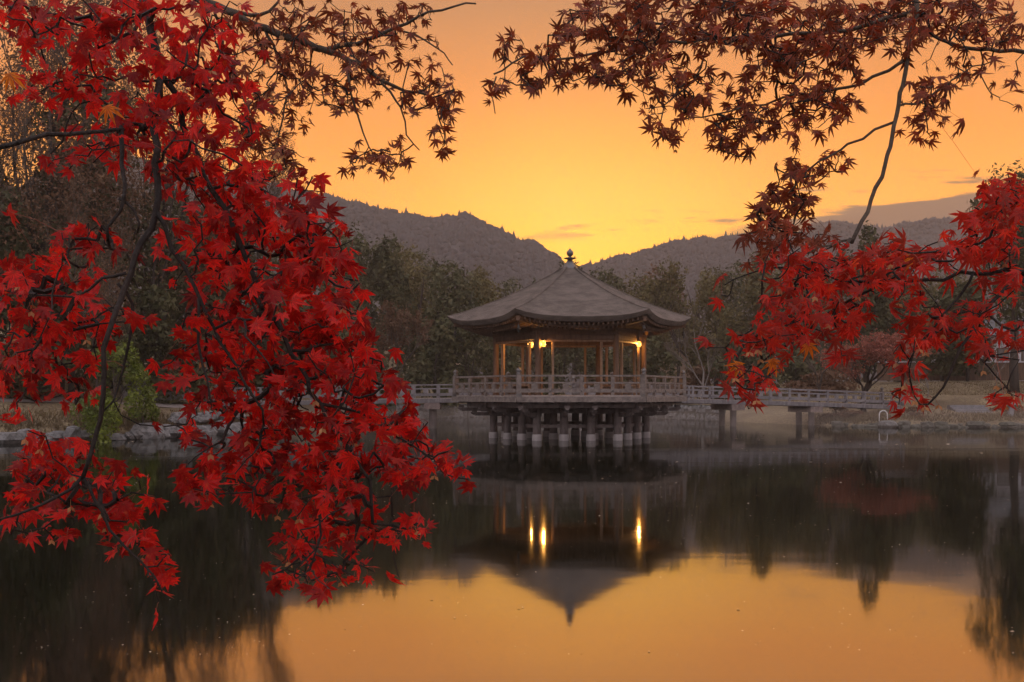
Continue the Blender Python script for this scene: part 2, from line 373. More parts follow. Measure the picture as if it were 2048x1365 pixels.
# ------------------------------------------------------------------ hills, with the wood on them
def hill(name, ridge, D, depth, ntree, tsize, wood_label):
    px = np.array([p[0] for p in ridge], float); py = np.array([p[1] for p in ridge], float)
    xs = np.linspace(px[0], px[-1], 160)
    ys = np.interp(xs, px, py) + 2.2 * np.sin(xs * .045) + 1.5 * np.sin(xs * .11 + 1) + RNG.normal(0, .8, len(xs))
    rows = 22; V = []
    for j in range(rows):
        s = j / (rows - 1)
        Dj = D - depth * s
        hx = (xs - 1024) / F * D * (1 - .12 * s)
        hz = (CAM_H + (HY - ys) / F * D) * (1 - s) ** 1.15 - 3 * s
        bumpy = 1.6 * np.sin(hx * .09 + j * .8) * s * (1 - s) * 4
        V.append(np.stack([hx, np.full_like(hx, Dj), hz + bumpy], -1))
    V = np.array(V)
    back = V[0].copy(); back[:, 1] += depth * .25; back[:, 2] = -3
    V = np.concatenate([back[None], V]); rows += 1
    n = len(xs); ix = np.arange(rows * n).reshape(rows, n)
    Fh = np.stack([ix[:-1, :-1], ix[1:, :-1], ix[1:, 1:], ix[:-1, 1:]], -1).reshape(-1, 4)
    o = link(name, fastmesh(name, V.reshape(-1, 3), Fh, M['hill'], True)); o['kind'] = 'structure'
    # wood: irregular crowns, many of them along the skyline
    VV, FF = [], []; b = 0
    for k in range(ntree):
        i = RNG.uniform(0, n - 1.001)
        j = 1 + (RNG.uniform(0, .35) if k % 6 == 0 else RNG.uniform(0, 1) ** 1.3 * 11)
        i0, j0 = int(i), int(j)
        fi, fj = i - i0, j - j0
        p = (V[j0, i0] * (1 - fi) + V[j0, i0 + 1] * fi) * (1 - fj) + (V[min(j0 + 1, rows - 1), i0] * (1 - fi) + V[min(j0 + 1, rows - 1), i0 + 1] * fi) * fj
        s = tsize * RNG.uniform(.45, 1.0) * (1.0 if RNG.random() > .06 else 1.45)
        con = RNG.random() < .22
        prof = [(.55, 0), (.5, .5), (.28, 1.2), (.02, 2.0)] if con else [(.5, 0), (.95, .4), (.8, .95), (.2, 1.3)]
        a0 = RNG.uniform(0, 6)
        ring = []
        for r, z in prof:
            for q in range(5):
                a = a0 + q * 2 * math.pi / 5
                rr = r * s * RNG.uniform(.7, 1.25)
                ring.append(p + np.array([rr * math.cos(a), rr * math.sin(a), (z - .35) * s + RNG.normal(0, .08) * s]))
        VV += ring
        for lv in range(3):
            for q in range(5):
                FF.append((b + lv * 5 + q, b + lv * 5 + (q + 1) % 5, b + lv * 5 + 5 + (q + 1) % 5, b + lv * 5 + 5 + q))
        b += 20
    w = link('hillside_wood', fastmesh('hillside_wood', np.array(VV), np.array(FF), M['hill']))
    tag(w, wood_label, 'wood', kind='stuff')
hill('hill_left', [(150, 300), (420, 350), (560, 378), (690, 408), (735, 414), (790, 434), (850, 440), (930, 438), (985, 457), (1030, 482), (1080, 499), (1118, 527), (1170, 570), (1260, 640), (1400, 760)],
     560, 330, 9500, 2.4, 'dense dark wood covering the left hill behind the pond')
hill('hill_right', [(900, 700), (1010, 620), (1090, 580), (1150, 545), (1185, 534), (1230, 522), (1280, 507), (1330, 492), (1400, 483), (1480, 476), (1560, 474), (1640, 478), (1800, 500), (2100, 540)],
     620, 360, 9500, 2.4, 'hazy dark wood covering the right hill below the cloud bank')
hill('mountain', [(1400, 560), (1540, 492), (1620, 458), (1680, 446), (1740, 456), (1775, 461), (1820, 448), (1860, 440), (1900, 441), (1960, 458), (2060, 470), (2300, 520)],
     720, 90, 3500, 2.6, 'haze-tinted wood on the farthest ridge at right')

# ------------------------------------------------------------------ hexagonal pavilion
PC = Vector((2.504, 47.5, 0)); PROT = R(3)
PV = thing('pavilion', 'hexagonal wooden pavilion on piles in the pond with a grey bark roof', 'pavilion', PC, PROT)
def hexp(r, k, z): return Vector((r * math.cos(R(60 * k)), r * math.sin(R(60 * k)), z))
def face_pts(r, k, t, z):            # point along the k-th face, t 0..1
    return hexp(r, k, z).lerp(hexp(r, k + 1, z), t)
prof_r = [.36, .70, 1.20, 1.75, 2.33, 3.05, 3.80, 4.40, 4.90, 5.29]
prof_z = [7.34, 7.10, 6.83, 6.56, 6.26, 5.95, 5.67, 5.46, 5.31, 5.24]
def roof_face(k):
    T = 20; S = 24; V = []
    tt = np.linspace(0, 1, T)
    for t in tt:
        r = .34 + (5.29 - .34) * t
        zr = float(np.interp(r, prof_r, prof_z))
        for s in np.linspace(-1, 1, S):
            c = hexp(r, k, 0).lerp(hexp(r, k + 1, 0), (s + 1) / 2)
            sag = .27 * t ** 3 * (1 - abs(s) ** 3.0)
            rid = -.05 * (1 - abs(s) ** 8) * (1 - t * .3)
            inw = 1 - .012 * t * (1 - abs(s) ** 2)
            V.append((c.x * inw, c.y * inw, zr - sag + rid))
    top = len(V)
    # eave edge: layered bark thickness, then underside returning inwards
    for drop, pull in ((.10, .992), (.20, .975), (.21, .90)):
        for i in range(S):
            x, y, z = V[(T - 1) * S + i]
            V.append((x * pull, y * pull, z - drop))
    Fq = []
    for j in range(T + 2):
        for i in range(S - 1):
            a = j * S + i
            Fq.append((a, a + S, a + S + 1, a + 1))
    return fastmesh('roof_face', V, np.array(Fq), M['roof'], False), V[(T - 1) * S:T * S]
eaves = []
for k in range(6):
    me, ev = roof_face(k); eaves.append(ev)
    me.shade_smooth()
    try: me.set_sharp_from_angle(angle=R(35))
    except Exception: pass
    link('roof_face', me, PV)
    # hip ridge capping
    mb = MB()
    pts = [hexp(r + .0, k, float(np.interp(r, prof_r, prof_z)) + .0) for r in np.linspace(.36, 5.24, 14)]
    mb.tube([p_ - Vector((0, 0, .012)) for p_ in pts], [.04] * 13 + [.03], 6)
    part('hip_ridge', mb, M['roof'], PV, smooth=True)
# eave underside boards and rafters in two tiers
for k in range(6):
    mb = MB()
    ev = eaves[k]
    n = len(ev)
    for i in range(n - 1):
        a = Vector(ev[i]); b = Vector(ev[i + 1])
        ia = face_pts(3.35, k, i / (n - 1), 4.98); ib = face_pts(3.35, k, (i + 1) / (n - 1), 4.98)
        A = Vector((a.x * .93, a.y * .93, a.z - .215)); B = Vector((b.x * .93, b.y * .93, b.z - .215))
        mb.add([A, B, ib, ia], [(0, 1, 2, 3)])
    part('soffit', mb, M['timber_dark'], PV)
    up, lo = MB(), MB()
    for i in range(26):
        t = (i + .5) / 26
        e = Vector(np.array(ev[int(t * (n - 1))]) * (1 - (t * (n - 1)) % 1) + np.array(ev[min(n - 1, int(t * (n - 1)) + 1)]) * ((t * (n - 1)) % 1))
        q = face_pts(3.35, k, .5 + (t - .5) * 1.0, 4.90)
        up.beam((e.x * .955, e.y * .955, e.z - .27), q, .07, .10)
        e2 = Vector((e.x * .86, e.y * .86, e.z - .44 + .10 * (abs(t - .5) * 2) ** 3))
        q2 = face_pts(3.35, k, t, 4.66)
        lo.beam(e2, q2, .08, .11)
    part('upper_rafters', up, M['timber_dark'], PV, kind='stuff')
    part('lower_rafters', lo, M['timber_dark'], PV, kind='stuff')
    mb = MB()
    for i in range(12):
        t0, t1 = i / 12, (i + 1) / 12
        def ept(t):
            f = t * (n - 1); i0 = int(f); i1 = min(n - 1, i0 + 1)
            e = Vector(ev[i0]).lerp(Vector(ev[i1]), f - i0)
            return Vector((e.x * .865, e.y * .865, e.z - .36 + .10 * (abs(t - .5) * 2) ** 3))
        mb.beam(ept(t0), ept(t1), .09, .09)
    part('eave_batten', mb, M['timber_dark'], PV)
    mb = MB(); mb.beam(hexp(5.02, k, 4.88), hexp(3.2, k, 4.70), .16, .2); part('corner_rafter', mb, M['timber_dark'], PV)
# apex cap and finial
mb = MB(); mb.lathe([(.44, 7.12), (.43, 7.20), (.34, 7.24), (.30, 7.36), (.22, 7.48), (.15, 7.60), (.10, 7.68)], 6); part('apex_cap', mb, M['metal'], PV)
mb = MB(); mb.lathe([(.08, 7.66), (.13, 7.70), (.25, 7.73), (.27, 7.76), (.20, 7.775), (.08, 7.79), (.06, 7.83), (.10, 7.86), (.145, 7.93), (.15, 7.99), (.12, 8.06), (.06, 8.11), (.02, 8.17), (.004, 8.21)], 14)
part('finial', mb, M['metal'], PV, smooth=True)
# frieze, beams, columns, openings
CR = 3.2; DZ = 1.84
colm = MB(); colm.lathe([(.15, 0), (.15, .05), (.125, .06), (.125, 2.55)], 12)
colme = colm.mesh('column', M['timber_dark'], False)
colme.shade_smooth(); 
try: colme.set_sharp_from_angle(angle=R(40))
except Exception: pass
for k in range(6):
    link('column', colme, PV, hexp(CR, k, DZ))
    a, b = hexp(CR, k, 0), hexp(CR, k + 1, 0); d = (b - a).normalized()
    def bm(name, z, h, w, m='timber_dark', e0=0.0, e1=1.0, push=0.0):
        n = Vector((d.y, -d.x, 0)) * push
        q = MB(); q.beam(a.lerp(b, e0) + n + Vector((0, 0, z)), a.lerp(b, e1) + n + Vector((0, 0, z)), w, h); return part(name, q, M[m], PV)
    bm('frieze_board', 4.62, .66, .10, e0=.03, e1=.97)
    bm('tie_beam', 4.20, .18, .17, e0=.03, e1=.97)
    bm('wall_plate', 4.38, .12, .24, e0=-.03, e1=1.03)
    bm('lintel', 4.055, .07, .10, 'timber_lit', .04, .96)
    for t in (.19, .81):
        q = MB(); c = a.lerp(b, t); q.box((c.x, c.y, DZ + 1.085), (.09, .09, 2.17), math.atan2(d.y, d.x)); part('jamb', q, M['timber_lit'], PV)
    # bracket block on each column top
    q = MB(); q.box((a.x * 1.0, a.y * 1.0, 4.52), (.34, .34, .16), R(60 * k)); q.box((a.x * 1.06, a.y * 1.06, 4.64), (.62, .2, .12), R(60 * k)); part('bracket', q, M['timber_dark'], PV)
    # bench in the four side bays, low rail with lattice
    if k not in (1, 4):
        bm('bench', DZ + .42, .06, .38, 'timber_lit', .2, .8, -.3)
        bm('bench_apron', DZ + .20, .34, .05, 'timber_dark', .2, .8, -.3)
    bm('bay_rail', DZ + .50, .08, .08, 'timber_grey', .03, .19); bm('bay_rail', DZ + .50, .08, .08, 'timber_grey', .81, .97)
# ceiling so the lamps light a real room
mb = MB(); mb.add([hexp(3.15, k, 4.72) for k in range(6)], [tuple(range(5, -1, -1))]); part('ceiling', mb, M['timber_dark'], PV)
# deck: boards, edge beam, joists
mb = MB()
RD = 5.02
for i in range(40):
    y0 = -4.33 + i * 8.66 / 40; y1 = y0 + 8.66 / 40 - .008
    ym = max(abs(y0), abs(y1)); xe = RD - ym / math.tan(R(60))
    mb.box((0, (y0 + y1) / 2, DZ - .03), (2 * xe, y1 - y0, .06))
part('deck_boards', mb, M['deck'], PV, kind='stuff')
for k in range(6):
    q = MB(); q.beam(hexp(5.06, k, 1.675), hexp(5.06, k + 1, 1.675), .10, .21); part('deck_edge', q, M['timber_grey'], PV)
    q = MB(); q.beam(hexp(4.35, k, 1.45), hexp(4.35, k + 1, 1.45), .20, .22); part('girder', q, M['pile'], PV)
    q = MB(); q.beam(hexp(3.22, k, 1.20), hexp(3.22, k + 1, 1.20), .18, .2); part('ring_beam', q, M['pile'], PV)
    q = MB(); q.beam(hexp(3.18, k, .58), hexp(3.18, k + 1, .58), .10, .13); part('brace', q, M['pile'], PV)
    for i in range(9):
        t = (i + .5) / 9; a = face_pts(4.95, k, t, 1.575); b = face_pts(2.6, k, t, 1.575)
        q = MB(); q.beam(a, b, .10, .13); part('joist', q, M['pile'], PV)
# piles with footings
pm = MB(); pm.lathe([(.165, -.9), (.165, 1.32)], 14); pme = pm.mesh('pile', M['pile']); pme.shade_smooth()
fm = MB(); fm.lathe([(.20, -.9), (.20, .22), (.185, .25), (.165, .255)], 14); fme = fm.mesh('footing', M['concrete'])
for me in (pme, fme):
    me.shade_smooth()
    try: me.set_sharp_from_angle(angle=R(40))
    except Exception: pass
for k in range(6):
    for i in range(3):
        c = face_pts(3.3, k, i / 3, 0)
        p_ = link('pile', pme, PV, c); link('footing', fme, p_)
        outd = Vector((c.x, c.y, 0)).normalized() if i == 0 else Vector((math.cos(R(60 * k + 30)), math.sin(R(60 * k + 30)), 0))
        ext = 1.0 if i == 0 else .86
        q = MB()
        for z, l, h in ((1.04, .75, .15), (1.24, 1.25, .15)):
            e = c + outd * l * (1.1 if i == 0 else 1)
            q.beam(c - outd * .3 + Vector((0, 0, z)), e + Vector((0, 0, z)), .15, h)
            q.beam(e + Vector((0, 0, z)), e + outd * .16 + Vector((0, 0, z + .05)), .13, h * .9, .11, h * .35)
            q.box((e.x, e.y, z + .13), (.22, .22, .10), math.atan2(outd.y, outd.x))
        part('cantilever_arm', q, M['pile'], PV)
    c = hexp(1.7, k, 0); p_ = link('pile', pme, PV, c); link('footing', fme, p_)
# balustrade
nm = MB(); nm.box((0, 0, .43), (.19, .19, .90)); nme = nm.mesh('newel', M['timber_grey'])
gm = MB(); gm.lathe([(.10, .885), (.105, .93), (.075, .945), (.07, .965), (.085, .985), (.112, 1.02), (.115, 1.06), (.085, 1.10), (.03, 1.135), (.006, 1.165)], 12)
gme = gm.mesh('newel_cap', M['metal'], True)
shoe = MB(); shoe.box((0, 0, .06), (.225, .225, .14)); shme = shoe.mesh('newel_shoe', M['metal'])
pom = MB(); pom.box((0, 0, .37), (.14, .10, .74)); pom.lathe([(.03, 0), (.035, .02), (.005, .04)], 8, (0, 0, .0)); pome = pom.mesh('rail_post', M['timber_grey'])
stm = MB(); stm.box((0, 0, .37), (.24, .07, .22)); stme = stm.mesh('rail_strut', M['timber_grey'])
stud = MB(); stud.lathe([(.045, 0), (.04, .03), (.012, .045)], 10); sv = [(x, -z, y) for x, y, z in stud.v]; stud.v = sv; studme = stud.mesh('nail_cover', M['metal'], True)
for k in range(6):
    a = hexp(4.93, k, DZ - .06); b = hexp(4.93, k + 1, DZ - .06)
    nw = link('newel', nme, PV, a, R(60 * k + 30)); link('newel_cap', gme, nw); link('newel_shoe', shme, nw)
    d = (b - a).normalized(); rz = math.atan2(d.y, d.x)
    gate = k == 1                 # the back face, where the bridges meet the deck
    spans = [(0, 1)] if not gate else [(0, .27), (.73, 1)]
    for t0, t1 in spans:
        for nm_, z, w, h in (('top_rail', .83, .085, .07), ('middle_rail', .555, .07, .065), ('bottom_rail', .245, .11, .15)):
            q = MB(); q.beam(a.lerp(b, t0) + Vector((0, 0, z)), a.lerp(b, t1) + Vector((0, 0, z)), w, h); part(nm_, q, M['timber_grey'], PV)
    for i in range(1, 4):
        t = i / 4
        if gate and i == 2: continue
        p_ = link('rail_post', pome, PV, a.lerp(b, t) + Vector((0, 0, .04)), rz)
        link('nail_cover', studme, p_, (0, -.056, .20))
    for i in range(4):
        if gate and i in (1, 2): continue
        for f in (.5,):
            link('rail_strut', stme, PV, a.lerp(b, (i + f) / 4) + Vector((0, 0, .03)), rz)
# hanging lamps and wind bells (things of their own)
def glow(name, c, s):
    m, t, out = newmat(name); e = N(t, 'ShaderNodeEmission'); e.inputs[0].default_value = (*c, 1); e.inputs[1].default_value = s
    tp_ = N(t, 'ShaderNodeBsdfTransparent'); a_ = N(t, 'ShaderNodeAddShader')
    L(t, e.outputs[0], a_.inputs[0]); L(t, tp_.outputs[0], a_.inputs[1]); L(t, a_.outputs[0], out.inputs[0]); return m
M['lamp'] = glow('lamp_glass', (1.0, .44, .05), 1.7)
M['lamp2'] = glow('lamp_glass_soft', (1.0, .42, .045), 1.5)
def lantern(px, py, D, size, drop, label, m):
    p = at(px, py, D)
    t = thing('hanging_lantern', label, 'lantern', p, group='lit lanterns of the pavilion')
    q = MB(); q.lathe([(.03 * size, -.14 * size), (.075 * size, -.11 * size), (.085 * size, 0), (.075 * size, .11 * size), (.03 * size, .14 * size)], 12); part('lamp_glass', q, m, t, smooth=True)
    q = MB(); q.lathe([(.11 * size, .13 * size), (.10 * size, .15 * size), (.03 * size, .21 * size), (.012, .22 * size)], 12); part('lamp_cap', q, M['metal'], t)
    q = MB()
    for i in range(6):
        a = i * math.pi / 3; q.tube([(.092 * size * math.cos(a), .092 * size * math.sin(a), -.13 * size), (.092 * size * math.cos(a), .092 * size * math.sin(a), .14 * size)], .005, 4)
    q.lathe([(.095 * size, -.15 * size), (.095 * size, -.13 * size), (.03 * size, -.13 * size)], 12); part('lamp_cage', q, M['metal'], t)
    q = MB(); q.tube([(0, 0, .2 * size), (0, 0, drop)], .012, 5); part('hanging_rod', q, M['metal'], t)
    ld = bpy.data.lights.new('lamp_light', 'POINT'); ld.energy = 62 * size; ld.color = (1.0, .42, .08); ld.shadow_soft_size = .05
    lo = bpy.data.objects.new('lamp_light', ld); COL.objects.link(lo); lo.parent = t
lantern(1061, 689, 46.2, 1.15, .62, 'brightest round lantern hanging in the left bay of the pavilion', M['lamp'])
lantern(1087, 688, 44.6, .95, .40, 'slim lit lantern beside the front left column of the pavilion', M['lamp2'])
lantern(1278, 689, 46.8, .90, .50, 'small lit lantern by the right column of the pavilion', M['lamp2'])
for k, lab in ((3, 'small dark wind bell under the left roof corner'), (4, 'small wind bell under the front left roof corner'), (5, 'small wind bell under the front right roof corner'), (0, 'small dark wind bell under the right roof corner')):
    c = PC + Matrix.Rotation(PROT, 3, 'Z') @ hexp(4.95, k, 4.52)
    t = thing('wind_bell', lab, 'bell', c, group='bells at the roof corners')
    q = MB(); q.lathe([(.075, -.10), (.07, -.04), (.055, .04), (.03, .09), (.01, .10)], 10); part('bell', q, M['iron'], t, smooth=True)
    q = MB(); q.tube([(0, 0, .09), (0, 0, .34)], .012, 4); part('hook', q, M['iron'], t)
    q = MB(); q.box((0, 0, -.17), (.06, .012, .09)); q.tube([(0, 0, -.02), (0, 0, -.14)], .006, 4); part('clapper', q, M['iron'], t)

# ------------------------------------------------------------------ the two bridges
def bridge(label, s0, s1, z0, z1, pier_px, flip):
    s0 = Vector(s0); s1 = Vector(s1); base = Vector((s0.x, s0.y, 0))
    T = thing('footbridge', label, 'bridge', base)
    d = Vector((s1.x - s0.x, s1.y - s0.y, 0)); Lh = d.length; d.normalize()
    n = Vector((d.y, -d.x, 0))           # towards the camera for one of them
    if n.y > 0: n = -n
    rz = math.atan2(d.y, d.x)
    def P(t, off=0.0, dz=0.0):
        z = z0 + (z1 - z0) * t ** 1.5
        return d * (Lh * t) + n * off + Vector((0, 0, z + dz))
    HW = .95; seg = 18
    q = MB()
    nb = int(Lh / .16)
    for i in range(nb):
        q.beam(P((i + .04) / nb, 0, -.03) , P((i + .96) / nb, 0, -.03), 2 * HW + .1, .05)
    part('deck_boards', q, M['deck'], T, kind='stuff')
    for sgn in (1, -1):
        q = MB()
        for i in range(seg): q.beam(P(i / seg, sgn * (HW - .1), -.17), P((i + 1) / seg, sgn * (HW - .1), -.17), .16, .22)
        part('stringer', q, M['pile'], T)
        q = MB(); nb2 = int(Lh / .13)
        for i in range(nb2):
            t = (i + .5) / nb2; c = P(t, sgn * (HW + .10), -.15 + random.uniform(-.008, .008))
            q.box(c, (Lh / nb2 - .012, .03, .215), rz)
        part('fascia_boards', q, M['fascia'], T, kind='stuff')
        for nm_, z, w, h in (('top_rail', .72, .075, .055), ('middle_rail', .51, .06, .055), ('bottom_rail', .18, .09, .15)):
            q = MB()
            for i in range(seg): q.beam(P(i / seg, sgn * HW, z), P((i + 1) / seg, sgn * HW, z), w, h)
            part(nm_, q, M['fascia'], T)
        np_ = int(Lh / 1.33)
        pm_ = MB(); pm_.box((0, 0, .36), (.12, .09, .72)); pme_ = pm_.mesh('rail_post', M['fascia'])
        sm_ = MB(); sm_.box((0, 0, .375), (.18, .06, .22)); sme_ = sm_.mesh('rail_strut', M['fascia'])
        for i in range(np_ + 1):
            p_ = link('rail_post', pme_, T, P(i / np_, sgn * HW, -.02), rz)
            if sgn > 0: link('nail_cover', studme, p_, (0, -.05 if rz < 1.6 and rz > -1.6 else .05, .2))
            if i < np_: link('rail_strut', sme_, T, P((i + .5) / np_, sgn * HW, 0), rz)
        # end newels with bronze caps
        nw = link('newel', nme, T, P(1.0, sgn * (HW), -.02) + d * .12, rz); link('newel_cap', gme, nw); link('newel_shoe', shme, nw)
    for px in pier_px:
        k = (px - 1024) / F
        t = (k * base.y - base.x) / (d.x * Lh - k * d.y * Lh)
        c = P(t)
        q = MB(); a = P(t, HW + .22, -.45); b = P(t, -HW - .22, -.45); q.beam(a, b, .85, .34); part('pier_cap', q, M['pier'], T)
        for sgn in (1, -1):
            q = MB(); e = P(t, sgn * .62, 0); q.lathe([(.19, -1.2), (.19, c.z - .60)], 12, (e.x, e.y, 0)); part('pier_pile', q, M['pile'], T, smooth=False)
    return T
bridge('grey railed footbridge running behind the pavilion to the right bank', (3.4, 61.0), (23.6, 68.6), 1.72, 1.20, (1455, 1610), False)
bridge('grey railed footbridge running behind the pavilion to the left bank', (1.4, 61.0), (-16.4, 60.5), 1.72, 1.46, (866, 710, 570), True)
bridge('short railed walkway joining the back of the pavilion to the two bridges', (2.3, 52.0), (2.4, 60.0), 1.78, 1.73, (), True)

# ------------------------------------------------------------------ banks: rocks, steps, wall, posts
rock_meshes = []
for i in range(6):
    V = []; Fr = []
    import bmesh
    bm_ = bmesh.new(); bmesh.ops.create_icosphere(bm_, subdivisions=2, radius=1)
    rr = random.Random(50 + i); ph = [rr.uniform(0, 6) for _ in range(6)]
    for v_ in bm_.verts:
        c = v_.co; f = 1 + .26 * math.sin(2.3 * c.x + ph[0]) * math.cos(1.9 * c.y + ph[1]) + .20 * math.sin(3.7 * c.z + ph[2]) + .12 * math.sin(5.1 * c.x + 4.2 * c.y + ph[3]) + rr.uniform(-.10, .10)
        v_.co = c * f
        if v_.co.z > .62: v_.co.z = .62 + (v_.co.z - .62) * .3
    me = bpy.data.meshes.new('rock'); bm_.to_mesh(me); bm_.free()
    rock_meshes.append(me)
def rock(x, y, z, s, m, label, group, sq=.75):
    me = random.choice(rock_meshes).copy(); me.materials.append(M[m])
    o = link('rock', me, None, (x, y, z), random.uniform(0, 6)); o.scale = (s, s * random.uniform(.7, 1), s * sq * random.uniform(.8, 1.15))
    return tag(o, label, 'rock', group)
def shore(p, q, n, off=.15):
    for i in range(n):
        t = (i + random.uniform(.2, .8)) / n
        yield p[0] + (q[0] - p[0]) * t + random.uniform(-off, off), p[1] + (q[1] - p[1]) * t + random.uniform(-off, off)
for (p, q, n) in (((19.0, 64.3), (21.5, 62.4), 7), ((21.5, 62.4), (31.5, 61.9), 40)):
    for x, y in shore(p, q, n): rock(x, y, random.uniform(-.02, .16), random.uniform(.16, .44), 'moss_rock', 'dark mossy rock in the row along the right waterline', 'rocks edging the right bank')
for (p, q, n) in (((-12.7, 56), (-13, 53), 7), ((-13, 53), (-14.5, 49), 15), ((-14.5, 49), (-16, 45.8), 12), ((-16, 45.8), (-19.5, 42.3), 10)):
    for x, y in shore(p, q, n): rock(x, y, random.uniform(.0, .30), random.uniform(.25, .58), 'rock', 'grey boulder in the row edging the left bank below the path', 'boulders edging the left bank', .9)
for x, y in shore((-13.4, 53.5), (-15.2, 49.4), 14, .35): rock(x, y, random.uniform(.65, .95), random.uniform(.22, .42), 'rock', 'grey stone in the upper course of the left bank below the path', 'upper stones of the left bank', .8)
rock(21.3, 62.1, .12, .50, 'rock', 'pale rounded boulder in the water below the right bridge end', None, .9)
# far retaining wall of rounded stones
def wall_of_stones(name, label, pts, h, rows, s):
    T = thing(name, label, 'wall', (pts[0][0], pts[0][1], 0))
    base = Vector((pts[0][0], pts[0][1], 0)); b = MB()
    mes = []
    for me in rock_meshes[:4]:
        m2 = me.copy(); m2.materials.append(M['rock']); m2.name = 'stone'; mes.append(m2)
    for (p, q) in zip(pts[:-1], pts[1:]):
        p = Vector((*p, 0)); q = Vector((*q, 0)); d = q - p; Lw = d.length; n = int(Lw / s)
        b.beam(p - base + Vector((0, .25, h / 2 - .2)), q - base + Vector((0, .25, h / 2 - .2)), .4, h + .3)
        for r_ in range(rows):
            for i in range(n):
                c = p + d * ((i + .5 + .5 * (r_ % 2)) / n) - base + Vector((0, 0, h * (r_ + .45) / rows))
                o = link('stone', random.choice(mes), T, c, random.choice((0, .4, 3.1, 2.8)))
                o.scale = (s * .52, .22, h / rows * .58)
    part('backing', b, M['moss_rock'], T)
wall_of_stones('stone_wall', 'low retaining wall of rounded stones on the far shore behind the pavilion', [(-10.5, 82.6), (-2, 89.8), (10, 87.7), (14.3, 75.5)], 1.15, 2, .62)
# right bank steps, post, life-ring hoop, low wall
def steps(label, x0, y0, w, n, rise, run, z0, rz):
    T = thing('stone_steps', label, 'steps', (x0, y0, z0), rz)
    for i in range(n):
        q = MB(); q.box((0, i * run + run / 2, i * rise + rise / 2 - .1), (w, run + .06, rise + .2 - .012)); part('step', q, M['step'], T)
steps('grey stone steps up the grassy right bank', 28.4, 66.5, 2.2, 6, .13, .42, .42, 0)
steps('wide shallow stone steps behind the green bush on the left bank', -18.2, 56.6, 3.4, 7, .15, .55, 1.75, R(22))
pz = float(gz(29.3, 64.6))
T = thing('stone_post', 'short square stone post with a flat cap by the right steps', 'post', (29.3, 64.6, pz - .05))
q = MB(); q.box((0, 0, .35), (.26, .26, .72)); part('shaft', q, M['step'], T)
q = MB(); q.box((0, 0, .77), (.5, .4, .10)); part('cap', q, M['step'], T)
hz_ = float(gz(21.6, 63.6))
q = MB(); q.tube([(-.23, 0, 0), (-.23, 0, .55)] + [(.23 * math.cos(a), 0, .55 + .23 * math.sin(a)) for a in np.linspace(math.pi, 0, 10)][1:-1] + [(.23, 0, .55), (.23, 0, 0)], .03, 8)
tag(link('hoop_barrier', q.mesh('hoop_barrier', M['white_paint'], True), None, (21.4, 63.4, hz_ - .3)), 'white hoop barrier on the shore under the right bridge end', 'barrier')
# low kerb wall between bank and mound
q = MB(); q.beam((22.5, 71.6, 1.0), (36.5, 71.3, 1.05), .35, .62); tag(link('kerb_wall', q.mesh('kerb_wall', M['moss_rock'])), 'low dark kerb wall below the dry grass mound at right', 'wall')
# path on the left bank: laid on the ground
pp = [(-27, 47.2), (-22.5, 49.2), (-19.6, 51.6), (-17.6, 54.2), (-16.3, 56.6), (-15.6, 58.4)]
V = []
for i, (x, y) in enumerate(pp):
    a = Vector(pp[max(i - 1, 0)]); b = Vector(pp[min(i + 1, len(pp) - 1)]); d = (b - a).normalized(); n = Vector((d.y, -d.x))
    for s in np.linspace(-1, 1, 7):
        X, Y = x + n.x * s * 1.15, y + n.y * s * 1.15; V.append((X, Y, float(gz(X, Y)) + .035))
Fp = [(i * 7 + j, i * 7 + j + 1, i * 7 + j + 8, i * 7 + j + 7) for i in range(len(pp) - 1) for j in range(6)]
o = link('path', fastmesh('path', V, np.array(Fp), M['path'], True)); o['kind'] = 'structure'

# white walled house and its garden wall behind the right trees
hb = at(2018, 760, 92); hb.z = float(gz(hb.x, hb.y))
T = thing('house', 'white plastered house with grey roof between the trees at far right', 'house', hb)
q = MB(); q.box((0, 0, 1.9), (5.4, 4, 3.8)); part('wall', q, M['plaster'], T)
q = MB(); q.add([(-3.3, -2.8, 3.7), (3.3, -2.8, 3.7), (3.3, 2.8, 3.7), (-3.3, 2.8, 3.7), (-3.0, 0, 5.3), (3.0, 0, 5.3)], [(0, 1, 5, 4), (2, 3, 4, 5), (1, 2, 5), (3, 0, 4), (3, 2, 1, 0)]); part('roof', q, M['roof_tile'], T)
for x in (-1.4, .6):
    q = MB(); q.box((x, -2.03, 2.1), (1.0, .06, 1.2)); w_ = part('window', q, M['timber_dark'], T)
    q = MB(); q.box((x, -2.07, 2.1), (.84, .04, 1.04)); part('pane', q, M['metal'], w_)
gb = at(1960, 768, 86); gb.z = float(gz(gb.x, gb.y))
T = thing('garden_wall', 'long dark wall with pale coping behind the grass mound at right', 'wall', gb)
q = MB(); q.box((0, 0, .7), (16, .3, 1.4)); part('wall_body', q, M['timber_dark'], T)
q = MB(); q.box((0, 0, 1.45), (16.2, .5, .1)); part('coping', q, M['plaster'], T)
bb = at(1345, 770, 118); bb.z = float(gz(bb.x, bb.y))
T = thing('shed', 'tan gabled shed glimpsed through trees right of the pavilion', 'shed', bb)
q = MB(); q.add([(-2.6, -2, 0), (2.6, -2, 0), (2.6, -2, 2.2), (0, -2, 4.6), (-2.6, -2, 2.2), (-2.6, 2, 0), (2.6, 2, 0), (2.6, 2, 2.2), (0, 2, 4.6), (-2.6, 2, 2.2)],
      [(0, 1, 2, 3, 4), (9, 8, 7, 6, 5), (0, 5, 6, 1), (1, 6, 7, 2), (0, 4, 9, 5)]); part('wall', q, M['tan_wall'], T)
q = MB(); q.beam((-1.5, 0, 3.55), (-1.501, .001, 3.55), .1, .1)
